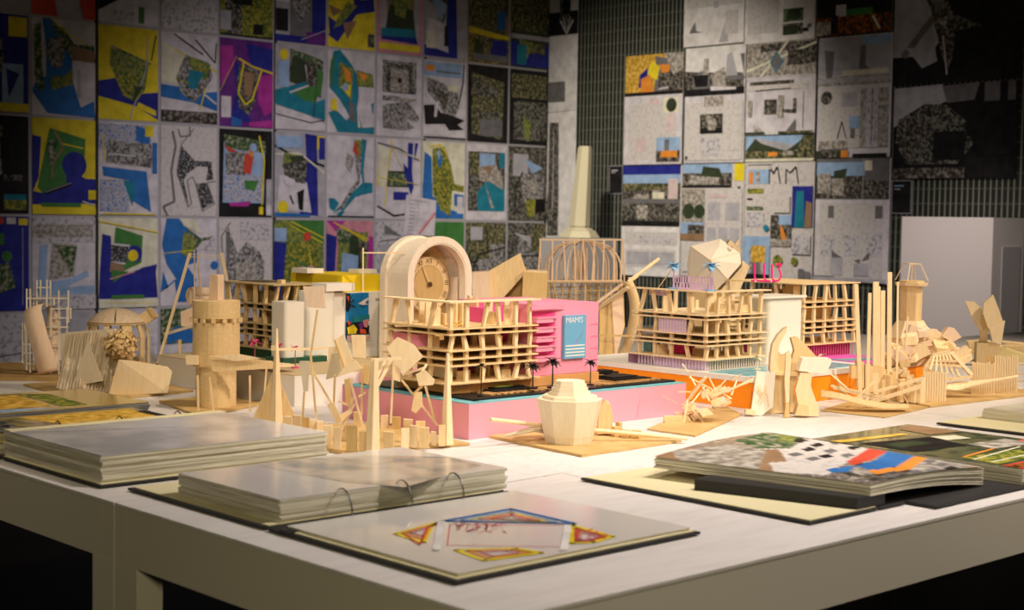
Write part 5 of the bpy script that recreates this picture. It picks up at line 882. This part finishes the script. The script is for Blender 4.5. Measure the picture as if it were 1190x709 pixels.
A = UP([(580, 300, .0), (590, 265, .0), (610, 245, .0), (630, 262, .0), (640, 300, .0), (640, 385, .0)], K, w0, .10); a.prism(A + UP([(575, 390)], K, w0, .10), FH * .04, WD); a.build('curved_shield', t)
a = MB(); a.rod(U(*K(112, 326), w0 - .08), U(*K(345, 352), w0 + .03), 4.2 * pxm / 1.7, WP, 10); a.build('long_rod', t)
q = T(*K(962, 416), TZ + .008); a = MB(); a.rod(U(*K(552, 372), w0 + .02), V((q.x, q.y, TZ + .0125)), 4.6 * pxm / 1.7, WP, 10); a.build('long_rod', t)
a = MB(); a.ribbon(UP([(180, 392, 0), (240, 372, .01), (300, 352, .03), (345, 356, .05)], K, w0), UP([(160, 402, -.02), (230, 392, 0), (300, 378, .01), (345, 386, .02)], K, w0), .002, WG); a.build('crumpled_strip', t)
a = MB()
for x, y, sx, sy in ((655, 400, 30, 45), (700, 405, 26, 30), (740, 408, 30, 36), (665, 395, 14, 60), (780, 400, 20, 18)):
    b = T(*K(x, y), TZ + .0066); a.box((b.x, b.y, b.z + sy * .5 * pxm / 3.72), (sx * pxm / 3.72, .02, sy * pxm / 3.72), WY, r.uniform(-.6, .6))
a.build('small_blocks', t)
# 14 small stick heap
t, w0 = model('stick_heap_model', 'small tangled heap of sticks and wedges in front of the orange plinth', 812, 495)
K = Kc(740, 410, 7.09); board([(752, 500), (808, 508), (862, 483), (845, 474), (800, 480)], BD, t, .004)
w0 = DW(815, 493)
for x0, y0, x1, y1, th in ((375, 90, 425, 160, .002), (440, 190, 485, 270, .003), (565, 200, 430, 380, .007), (600, 210, 650, 310, .003), (735, 220, 640, 330, .003), (825, 225, 780, 350, .004), (960, 212, 700, 340, .004), (960, 225, 620, 360, .004), (345, 322, 450, 322, .003), (420, 380, 385, 590, .005), (560, 280, 450, 420, .003), (520, 230, 600, 400, .003), (210, 350, 340, 420, .001), (520, 500, 530, 610, .003), (430, 200, 620, 300, .003), (790, 230, 860, 180, .003), (700, 330, 780, 380, .003), (400, 400, 560, 600, .003), (370, 420, 520, 480, .004)):
    a = MB(); stick(a, x0, y0, x1, y1, K, w0, th, WP, r.uniform(-.01, .02), r.uniform(-.02, .02)); a.build('thin_stick', t)
for k in range(26):
    u = r.random(); cx, cy = 330 + 430 * u, 560 - 200 * u + r.uniform(-70 - 60 * u, 45); s = r.uniform(28, 70)
    P = [(cx + s * math.cos(q + r.uniform(-.3, .3)) * r.uniform(.6, 1.2), cy + s * math.sin(q + r.uniform(-.3, .3)) * r.uniform(.5, 1)) for q in (0.4, 1.9, 3.4, 5.1)]
    a = MB(); plank(a, P, K, w0, r.uniform(.003, .02), (WP, WR, WD)[k % 3], r.uniform(-.02, .05)); a.build('wood_wedge', t)
for x0, y0, x1, y1 in ((212, 600, 280, 660), (225, 525, 380, 560), (230, 562, 380, 580), (290, 600, 380, 655), (240, 585, 300, 600)):
    a = MB(); plank(a, [(x0, y0), (x1, y0), (x1, y1), (x0, y1)], K, w0 - .02, .02, WD); a.build('stacked_block', t)
# 15 basket frame
t, w0 = model('basket_frame_model', 'open box frame of pale sticks holding a fountain of bent twigs', 675, 404)
t.location = tuple(T(675, 404)); t['_o'] = tuple(t.location)
K = Kc(610, 260, 3.545); w0 = 5.55; ZB = None
pw = w0 / F_PX / 3.545
x0, x1, yt, yb = 62, 400, 66, 236; m_ = wood('pinkish stick', (.80, .58, .40), (.86, .66, .48)); D = .14
a = MB()
for d in (0, D):
    stick(a, x0, yt, x1, yt, K, w0, .006, m_, d); stick(a, x0, yb, x1, yb, K, w0, .006, m_, d)
    for x in (x0, x1, 112, 160, 205, 243, 285, 325, 370): stick(a, x + r.uniform(-4, 4), yt, x + r.uniform(-10, 10), yb, K, w0, .0055, m_, d)
for x in (x0, x1, 243): stick(a, x, yt, x, yt, K, w0, .006, m_, 0, D); stick(a, x, yb, x, yb, K, w0, .006, m_, 0, D)
a.build('stick_box', t)
cx = 238; B0 = U(*K(cx, 236), w0 + D / 2); Hh = 165 * pw; Rb = 160 * pw
for k in range(18):
    q = PI * 2 * k / 18 + .1; d = RH * math.cos(q) * Rb + FH * math.sin(q) * D * .48
    pts = [B0 + d * min(1, (.08 + .95 * math.sin(s / 9 * PI / 2) ** .8)) * 1. + ZU * Hh * math.cos(s / 9 * PI / 2) ** .7 for s in range(10)]
    a = MB(); a.tube(pts, .0028, m_, 5); a.build('bent_twig', t)
a = MB()
for k in range(16): q = r.uniform(0, 2 * PI); p = B0 + RH * math.cos(q) * .018 + FH * math.sin(q) * .02; a.rod(p, p + ZU * Hh * r.uniform(.6, .95) + RH * r.uniform(-.02, .02), .0025, m_, 5)
a.build('twig_core', t)
a = MB(); plank(a, [(62, 236), (400, 236), (400, 244), (62, 244)], K, w0, D, WY, 0)
for k in range(30): x = 90 + 300 * r.random(); stick(a, x, 244, x + r.uniform(-25, 25), 330, K, w0, .004, WY, r.uniform(0, D))
for k in range(5): stick(a, 90, 262 + 16 * k, 395, 258 + 16 * k, K, w0, .004, WY, r.uniform(0, D))
for x in (100, 250, 385):
    for d in (.01, D - .01): p = U(*K(x, 244), w0 + d); a.bar(p, V((p.x, p.y, TZ + .001)), .006, .006, WY)
a.build('lower_scaffold', t)
# 16 faceted blocks behind the pink hotel
t, w0 = model('tilted_block_group', 'three tilted plywood blocks behind the pink hotel, right of the clock arch', 600, 398)
K = Kc(420, 260, 3.22); w0 = 5.3
t.location = tuple(T(600, 402)); t['_o'] = tuple(t.location)
def toTable(a, K, xa, xb, y, w, d, m):
    p, q = U(*K(xa, y), w), U(*K(xb, y), w); a.prism([V((p.x, p.y, TZ + .001)), V((q.x, q.y, TZ + .001)), V((q.x, q.y, TZ + .001)) + FH * d, V((p.x, p.y, TZ + .001)) + FH * d], (0, 0, min(p.z, q.z) - TZ - .002), m)
a = MB(); plank(a, [(415, 182), (480, 178), (482, 290), (415, 290)], K, w0, .10, WR); toTable(a, K, 418, 480, 290, w0, .1, WR); a.build('upright_slab', t)
a = MB(); plank(a, [(478, 176), (595, 110), (618, 180), (520, 290), (482, 290)], K, w0, .08, WD, .03); plank(a, [(500, 190), (618, 165), (600, 290), (480, 290)], K, w0, .10, WY, .12); toTable(a, K, 490, 590, 290, w0 + .03, .1, WD); a.build('tilted_wedge', t)
a = MB(); plank(a, [(606, 180), (697, 184), (694, 290), (600, 290)], K, w0, .12, WY); plank(a, [(625, 175), (697, 178), (697, 186), (606, 182)], K, w0, .12, WP, .001); toTable(a, K, 604, 692, 290, w0, .1, WY); a.build('square_block', t)
# 17 leaning planks
t, w0 = model('leaning_plank_model', 'tripod of leaning planks, a curved sheet and a long rod beside the pink hotel', 712, 432)
K = Kc(610, 260, 3.545); w0 = DW(712, 434)
board([(690, 436), (712, 440), (742, 431), (722, 424)], BD, t, .003)
a = MB(); a.bar(U(*K(412, 240), w0 + .02), U(*K(268, 345), w0 + .05), .030, .008, WR, FH); a.bar(U(*K(425, 262), w0 - .02), U(*K(300, 350), w0 + .05), .012, .006, WP); a.build('leaning_plank', t)
a = MB(); plank(a, [(308, 335), (345, 330), (405, 250), (412, 420), (380, 540), (345, 612), (306, 610)], K, w0, .006, WY, .05); plank(a, [(358, 320), (400, 270), (410, 420), (372, 560)], K, w0, .003, WR, .045); a.build('tall_panel', t)
a = MB(); L = [(400, 238, .0), (425, 290, -.01), (432, 360, -.015), (420, 440, -.01), (395, 520, .0), (345, 604, .01)]; R_ = [(445, 238, -.02), (468, 300, -.04), (474, 370, -.05), (455, 460, -.04), (425, 540, -.02), (360, 612, .0)]
a.ribbon(UP(smooth(L), K, w0), UP(smooth(R_), K, w0), .003, WD); a.build('curved_sheet', t, smooth=True)
a = MB(); a.rod(U(*K(552, 145), w0 + .05), U(*K(425, 240), w0), .0062, WP, 8); a.build('long_rod', t)
a = MB(); stick(a, 305, 460, 450, 463, K, w0, .006, WY, .0, -.03); a.build('cross_stick', t); a = MB(); plank(a, [(425, 222), (470, 218), (440, 240)], K, w0, .01, WP); a.build('top_wedge', t)
# 19 faceted shell
t, w0 = model('faceted_shell_model', 'large pale faceted shell model tilted above the lilac hotel', 835, 400)
w0 = 5.28; K = Kc(610, 260, 3.545); t.location = tuple(T(835, 405)); t['_o'] = tuple(t.location); m_ = wood('cream shell card', (.86, .78, .66), (.90, .82, .71))
P = UP([(682, 92, .02), (805, 62, .04), (886, 118, .03), (890, 165, .0), (835, 228, -.02), (785, 278, .0), (676, 262, .03), (668, 170, .04), (762, 150, -.05), (800, 95, .0), (760, 240, .10), (860, 180, .12), (700, 150, .14), (820, 90, .13)], K, w0)
hull(P, m_).build('faceted_dome', t)
a = MB()
P0 = (762, 150, -.052)
for q in ((682, 92, .018), (805, 62, .038), (886, 118, .028), (835, 228, -.022), (676, 262, .028), (785, 278, -.002)): stick(a, P0[0], P0[1], q[0], q[1], K, w0, .0012, WD, P0[2], q[2])
a.build('seam_lines', t)
a = MB(); plank(a, [(896, 150), (927, 176), (882, 282), (800, 282), (842, 236), (895, 176)], K, w0, .06, WP, .02); a.build('edge_slab', t)
a = MB(); plank(a, [(835, 85), (845, 66), (885, 100), (893, 120), (880, 112)], K, w0, .06, WP, .03); plank(a, [(868, 80), (885, 60), (882, 82), (875, 95)], K, w0, .01, WP, .0); a.build('rear_slab', t)
a = MB(); p = U(*K(790, 270), w0 + .07); a.box((p.x, p.y, (p.z + TZ) / 2), (.16, .10, p.z - TZ - .002), WD); a.build('stand_block', t)
# 22 curved upright figures
t, w0 = model('carved_upright_model', 'group of curved pale wooden uprights with a horn tip, in front of the orange plinth', 910, 483)
K = Kc(860, 380, 6.445); w0 = DW(912, 484)
S_ = lambda P: [(x, y, 0) for x, y in P]
for nm, P, th, dd, m1 in (('horn_upright', [(355, 0), (330, 15), (285, 60), (245, 130), (230, 220), (225, 330), (255, 360), (290, 330), (280, 280), (285, 200), (300, 120), (345, 40)], .03, .03, WP), ('rear_curved_upright', [(385, 85), (430, 75), (470, 110), (585, 235), (540, 240), (460, 240), (470, 300), (450, 340), (380, 350), (385, 250), (410, 180)], .03, .05, WD),
  ('centre_plate', [(285, 215), (350, 205), (352, 350), (300, 350), (280, 320)], .02, .04, WD), ('window_panel', [(125, 335), (265, 345), (245, 600), (160, 672), (40, 650), (85, 620)], .012, .0, m_), ('inner_panel', [(265, 350), (335, 350), (335, 640), (250, 650), (160, 672), (250, 560)], .03, .05, WD),
  ('inner_panel', [(372, 350), (440, 345), (400, 470), (440, 640), (375, 640)], .03, .05, WD), ('spike', [(345, 195), (375, 180), (385, 240), (372, 400), (370, 560), (345, 570), (335, 400)], .012, -.03, WP), ('spike_foot', [(345, 570), (370, 560), (372, 690), (345, 700), (330, 680)], .012, -.03, WY),
  ('cross_arm', [(440, 330), (470, 235), (680, 240), (690, 255), (645, 350)], .05, -.01, m_), ('waisted_plate', [(455, 345), (540, 350), (530, 440), (560, 530), (590, 600), (590, 668), (510, 668), (440, 600), (415, 470)], .012, -.015, WP), ('foot_box', [(440, 575), (510, 585), (520, 668), (415, 660)], .04, -.03, WD), ('shelf', [(260, 340), (520, 345), (515, 375), (262, 360)], .04, .02, WD), ('small_side_box', [(45, 620), (120, 625), (110, 665), (40, 650)], .02, -.02, WP)):
    a = MB(); plank(a, P, K, w0, th, m1, dd); a.build(nm, t)
a = MB()
for x0, y0, x1, y1 in ((125, 450, 200, 560), (200, 450, 130, 570), (130, 480, 220, 520), (150, 430, 160, 580), (190, 440, 215, 600)): stick(a, x0, y0, x1, y1, K, w0, .0015, WD, -.003)
a.build('scribed_lattice', t)
# 23 poles / 24 lantern tower
t, w0 = model('pole_cluster_model', 'cluster of tall thin square poles above curled strips, standing beside the lantern tower', 1010, 450); tpole = t
K = Kc(960, 290, 3.733)
for x0, y0, x1, y1, wd_ in ((130, 150, 150, 560, 17), (190, 188, 178, 590, 14), (216, 140, 214, 600, 24), (247, 178, 244, 580, 18), (276, 98, 272, 580, 19), (312, 140, 305, 540, 9), (355, 290, 345, 420, 6), (232, 160, 232, 590, 8)):
    b = T(K(x1, y1)[0], 466.5, TZ + .0036) if y1 > 500 else U(*K(x1, y1), DW(1010, 466)); ww = dep(b); s = wd_ / 3.733 * ww / F_PX; a = MB(); a.bar(b, U(*K(x0, y0), ww + .01), s, s * .6, WP); a.build('square_pole', t)
t, w0 = model('lantern_tower_model', 'octagonal wooden tower with an open lantern frame on top, at right', 1056, 430)
c = T(1056, 436); w0 = dep(c); pxm = w0 / F_PX; Z = lambda py: ztop(c, py); c.z = TZ + .001
MB().hexa(octa(Z(372), 13 * pxm), octa(Z(332), 13.5 * pxm), WD).build('octagonal_shaft', t)
MB().hexa(octa(Z(392), 30 * pxm), octa(Z(372) - .0005, 16 * pxm), WP).build('flared_skirt', t)
MB().hexa(octa(c.z, 26 * pxm), octa(Z(392) - .0005, 28 * pxm), WD).build('tower_base', t)
MB().hexa(octa(Z(332) + .0005, 19 * pxm, 8), octa(Z(328.5), 20 * pxm, 8), WP).build('collar', t)
MB().hexa(octa(Z(328.5) + .0004, 15 * pxm, 8), octa(Z(326), 15 * pxm, 8), WD).build('upper_collar', t)
a = MB(); tp = octa(Z(306.5), 9.5 * pxm, 4, .2); bt = octa(Z(326), 19 * pxm, 4, .2)
for k in range(4): a.bar(bt[k], tp[k], .0028, .0028, WP); a.bar(tp[k], tp[(k + 1) % 4], .003, .003, WP)
a.bar(V((c.x, c.y, Z(326))), V((c.x, c.y, Z(307))), .0025, .0025, WP); a.build('lantern_frame', t)
# 25 tumbled heap with fences
t, w0 = model('tumbled_city_model', 'sprawling model of tumbled wood blocks, slatted fences and a wavy ribbon at right', 1100, 460)
board([(1030, 463), (1081, 474), (1215, 458), (1120, 446), (1080, 450)], BD, t); board([(954, 478), (1028, 486), (1078, 474.5), (1029, 464), (985, 468)], BD, tpole, .003, 'front_board')
K = Kc(1030, 330, 4.43); wq = DW(1095, 462)
for x0, x1, n, ya, yb in ((196, 300, 9, 455, 612), (440, 550, 10, 405, 575), (556, 668, 10, 372, 572)):
    for k in range(n):
        x = x0 + (x1 - x0) * k / (n - 1); b = T(*K(x, yb - 10 + (0 if x0 > 300 else 4)), TZ + .0066); zt = ztop(b, K(0, ya + r.uniform(-8, 8))[1]); a = MB(); a.box((b.x, b.y, (b.z + zt) / 2), (.008, .006, zt - b.z), WP, .7); a.build('fence_slat', t)
a = MB(); plank(a, [(440, 408), (550, 425), (550, 585), (440, 575)], K, wq, .004, WD, .06); plank(a, [(510, 365), (660, 385), (665, 570), (560, 560)], K, wq, .004, WY, .09); a.build('fence_back_panel', t)
a = MB(); L = smooth([(-30, 585, -.02), (60, 560, -.03), (190, 530, -.03), (280, 520, -.02), (360, 505, -.02), (450, 500, -.02), (560, 490, -.02), (680, 470, -.01)]); R_ = smooth([(-30, 595, -.04), (60, 575, -.05), (190, 542, -.07), (280, 540, -.06), (370, 548, -.06), (430, 530, -.06), (560, 500, -.04), (680, 480, -.02)])
a.ribbon(UP(L, K, wq), UP(R_, K, wq), .003, WP); a.build('wavy_ribbon', t)
a = MB(); A4 = [(235, 370), (330, 350), (445, 470), (330, 492), (200, 440)]
stick(a, 235, 368, 330, 350, K, wq, .010, WP, -.01); stick(a, 330, 352, 440, 470, K, wq, .010, WP, -.01, -.03); stick(a, 240, 372, 190, 440, K, wq, .008, WP, -.01); stick(a, 190, 435, 330, 492, K, wq, .010, WP, -.01, -.03); stick(a, 330, 490, 442, 476, K, wq, .008, WP, -.03)
for k in range(6): u = (k + .5) / 6; stick(a, 240 + 85 * u, 372 - 18 * u, 210 + 200 * u * .9, 440 + 38 * u, K, wq, .006, WP, -.012, -.03)
for u in (.3, .65): stick(a, 235 - 30 * u + 10, 380 + 50 * u, 340 + 80 * u, 375 + 75 * u, K, wq, .007, WP, -.014, -.03)
a.build('ladder_grid', t)
# tumbled blocks
for k in range(64):
    u = r.random(); cx = -10 + 420 * u; top_ = 300 - 60 * math.sin(PI * min(u * 1.3, 1)) + (60 if u > .8 else 0); cy = top_ + r.random() ** 1.1 * (400 - top_) + (60 if u < .25 else 0); s = r.uniform(22, 52)
    q0 = r.uniform(0, PI); P = [(cx + s * math.cos(q0 + q) * 1.1, cy + s * .75 * math.sin(q0 + q)) for q in (0, PI / 2 + r.uniform(-.3, .3), PI, 3 * PI / 2 + r.uniform(-.3, .3))]
    a = MB(); o = (FH + RH * r.uniform(-.7, .7) + ZU * r.uniform(-.5, .8)).normalized(); plank(a, P, K, wq, r.uniform(.015, .04), (WP, WR, WD, WR)[k % 4], r.uniform(.0, .13) if cx > 140 else r.uniform(-.075, -.03), o); a.build('tumbled_block', t)
for k in range(16):
    x = -40 + 15 * k + r.uniform(-6, 6); b = T(*K(x, 592 + r.uniform(-6, 8) + k), TZ + .0066); a = MB(); hh = r.uniform(.04, .09); a.box((b.x, b.y, b.z + hh / 2), (r.uniform(.01, .03), .012, hh), (WP, WD)[k % 2], r.uniform(0, 1.5)); a.build('standing_block', t)
for P, d, m1 in (([(285, 270), (320, 222), (350, 228), (388, 275), (340, 300)], .04, WR), ([(290, 275), (310, 290), (310, 345), (250, 365)], .05, WD), ([(345, 370), (420, 320), (440, 375), (380, 412)], .0, WP), ([(370, 395), (440, 365), (445, 390), (395, 418)], -.01, WP), ([(110, 240), (150, 235), (265, 235), (262, 262), (200, 300), (90, 290)], .05, WR), ([(30, 320), (170, 330), (170, 420), (60, 430)], .03, WR), ([(70, 345), (200, 300), (230, 360), (150, 400)], .01, WP)):
    a = MB(); plank(a, P, K, wq, .03, m1, d); a.build('large_block', t)
K2 = Kc(960, 290, 3.733)
for x0, y0, x1, y1, th in ((20, 590, 250, 640, .006), (30, 600, 360, 680, .006), (110, 665, 210, 570, .005), (140, 680, 420, 590, .010), (300, 560, 360, 690, .004), (60, 610, 130, 655, .004), (40, 545, 105, 665, .006), (20, 540, 90, 600, .004), (205, 620, 420, 560, .008)):
    a = MB(); p = U(*K2(x0, y0), DW(1010, 476)); q = U(*K2(x1, y1), DW(1010, 476) + r.uniform(-.02, .05)); p.z = max(p.z, TZ + .008); q.z = max(q.z, TZ + .008); a.bar(p, q, th, th * .6, WP); a.build('fallen_stick', tpole)
a = MB(); a.ribbon(UP(smooth([(-20, 640, .05), (60, 650, .0), (150, 672, -.02), (250, 690, -.02), (360, 688, .0)]), K2, DW(1010, 480)), UP(smooth([(-20, 610, .10), (60, 625, .05), (150, 650, .04), (250, 668, .04), (360, 676, .04)]), K2, DW(1010, 480)), .003, WD); a.build('curled_strip', tpole)
for x0, y0, x1, y1 in ((135, 480, 165, 600), (170, 500, 205, 620), (205, 500, 250, 610), (255, 540, 285, 610), (110, 500, 135, 560)):
    a = MB(); plank(a, [(x0, y0), (x1, y0 + 8), (x1, y1), (x0, y1)], K2, DW(1010, 468), .03, WD); a.build('standing_block', tpole)
# 26 leaves
t, w0 = model('leaf_sculpture_model', 'two upright wooden leaf shapes rising behind the tumbled heap', 1148, 425)
K = Kc(1030, 330, 4.43); w0 = DW(1148, 425)
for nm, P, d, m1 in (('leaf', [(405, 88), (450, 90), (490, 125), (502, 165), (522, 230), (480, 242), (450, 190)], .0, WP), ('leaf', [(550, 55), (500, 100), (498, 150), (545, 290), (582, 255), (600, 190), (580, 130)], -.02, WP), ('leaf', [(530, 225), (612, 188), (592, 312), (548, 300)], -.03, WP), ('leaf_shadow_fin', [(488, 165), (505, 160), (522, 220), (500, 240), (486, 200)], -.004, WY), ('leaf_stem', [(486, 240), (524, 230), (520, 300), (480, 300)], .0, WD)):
    a = MB(); plank(a, P, K, w0, .008, m1, d); a.build(nm, t)
a = MB(); p = U(*K(520, 300), w0); a.box((p.x, p.y, (p.z + TZ) / 2), (.05, .08, p.z - TZ - .002), WD, .7); a.build('leaf_stand', t)
# 27 yellow crumpled plates
t, w0 = model('crumpled_plate_model', 'low model of crumpled yellowish plates at the right edge of the table', 1175, 435)
w0 = DW(1165, 420)
for P, d, m1, th in (([(420, 300), (520, 292), (600, 330), (520, 365), (430, 345)], 0, WD, .02), ([(560, 320), (709, 318), (760, 360), (700, 370), (600, 345)], .02, WD, .01), ([(560, 360), (620, 335), (760, 380), (760, 450), (640, 440)], -.02, mat('straw card', (.70, .58, .28), .6), .02), ([(430, 350), (520, 330), (600, 380), (500, 410)], -.03, WY, .02), ([(600, 300), (700, 310), (820, 330), (820, 350), (640, 335)], .05, WD, .02)):
    a = MB(); plank(a, P, K, w0, th, m1, d, (FH + ZU * .3).normalized()); a.build('crumpled_plate', t)
a = MB(); toTable(a, K, 440, 760, 400, w0 + .0, .08, WY); a.build('plate_stand', t)
a = MB(); q = [T(1180, 457), T(1215, 455), T(1215, 443), T(1182, 445)]; 
for i in range(4):
    b0, b1 = q[i] + ZU * .002, q[(i + 1) % 4] + ZU * .002
    for h in (0.004, .055): a.bar(b0 + ZU * h, b1 + ZU * h, .003, .003, WY)
    a.bar(b0, b0 + ZU * .055, .003, .003, WY)
a.build('wire_box', t)
# ------------------------------------------------------------------ obelisk, plinth and hanging paper near the walls
def at_w(px, py, w): return U(px, py, w)
w0 = 10.1; b = U(673, 270, w0); pxm = w0 / F_PX
t = thing('obelisk_model', (b.x, b.y, 0), 'tall beige tapering obelisk tower standing in front of the white banner', 'tower model')
def sq(cx, cy, z, R, n=6, o=.3): return [V((cx + R * math.cos(2 * PI * (k + o) / n), cy + R * math.sin(2 * PI * (k + o) / n), z)) for k in range(n)]
Z = lambda py: ztop(b, py); m_ = mat('beige cast plaster', (.50, .46, .30), .6)
MB().hexa(sq(b.x, b.y, Z(263), 12.5 * pxm), sq(b.x + .02, b.y - .02, Z(172), 8 * pxm), m_).build('tapered_shaft', t)
MB().hexa(sq(b.x + .02, b.y - .02, Z(172) + .001, 7.6 * pxm), sq(b.x + .02, b.y - .02, Z(170), 7 * pxm), m_).build('cap', t)
MB().hexa(sq(b.x, b.y, Z(276), 24 * pxm), sq(b.x, b.y, Z(268), 19 * pxm), m_).build('foot', t); MB().hexa(sq(b.x, b.y, Z(268) + .001, 18 * pxm), sq(b.x, b.y, Z(263) - .001, 10 * pxm), m_).build('foot', t)
a = MB(); a.box((b.x, b.y, (Z(276) - .001) / 2 + .0005), (.36, .36, Z(276) - .003), mat('grey paint', (.30, .29, .28), .6)); a.build('pedestal', t)
xc, yc = 7.47, OP(1153, 300, 0, 7.47).y; yl = OP(1047, 300, 0, 7.47).y; zt_ = OP(1100, 252, 0, 7.47).z
t = thing('display_pedestal', (xc + .17, (yc + yl) / 2, 0), 'large plain grey cabinet plinth behind the lantern tower at right', 'plinth')
gp = mat('warm grey paint', (.62, .57, .53), .6)
MB().box((xc + .17, (yc + yl) / 2, zt_ / 2), (.34, yl - yc, zt_ - .002), gp).build('cabinet_body', t)
a = MB(); a.box((xc + .20, yc - .003, zt_ * .5 - .06), (.20, .004, zt_ - .2), mat('warm grey panel', (.40, .37, .36), .6)); a.build('side_panel', t)  # darker panel on the right face of the cabinet
mb = MB(); K = Kc(310, 150, 3.545); P = [OP(*K(*q), 1, YW - .012) for q in ((575, 270), (698, 295), (690, 440), (560, 440))]; P = [P[3], P[2], P[1], P[0]]
mb.prism(P, (0, -.002, 0), pm('W')); o = P[0]; ex = (P[1] - P[0]); ez = (P[3] - P[0])
art(mb, P[0] + V((0, -.002, 0)), ex.normalized(), ez.normalized(), V((0, -1, 0)), ex.length, ez.length, 'R-4:50,96 96,44;I-2:46,92 90,42;H-1:14,12 70,18;' + ';'.join('G-2:12,%d 30,%d' % (q, q + 1) for q in range(22, 96, 9)) + ';' + ';'.join('G-1:36,%d 44,%d' % (q, q + 1) for q in range(22, 96, 9)))
mb.build('hanging_notice', None, 'tilted white sheet with red diagonal writing hung over the map posters', 'paper', loc=P[0])
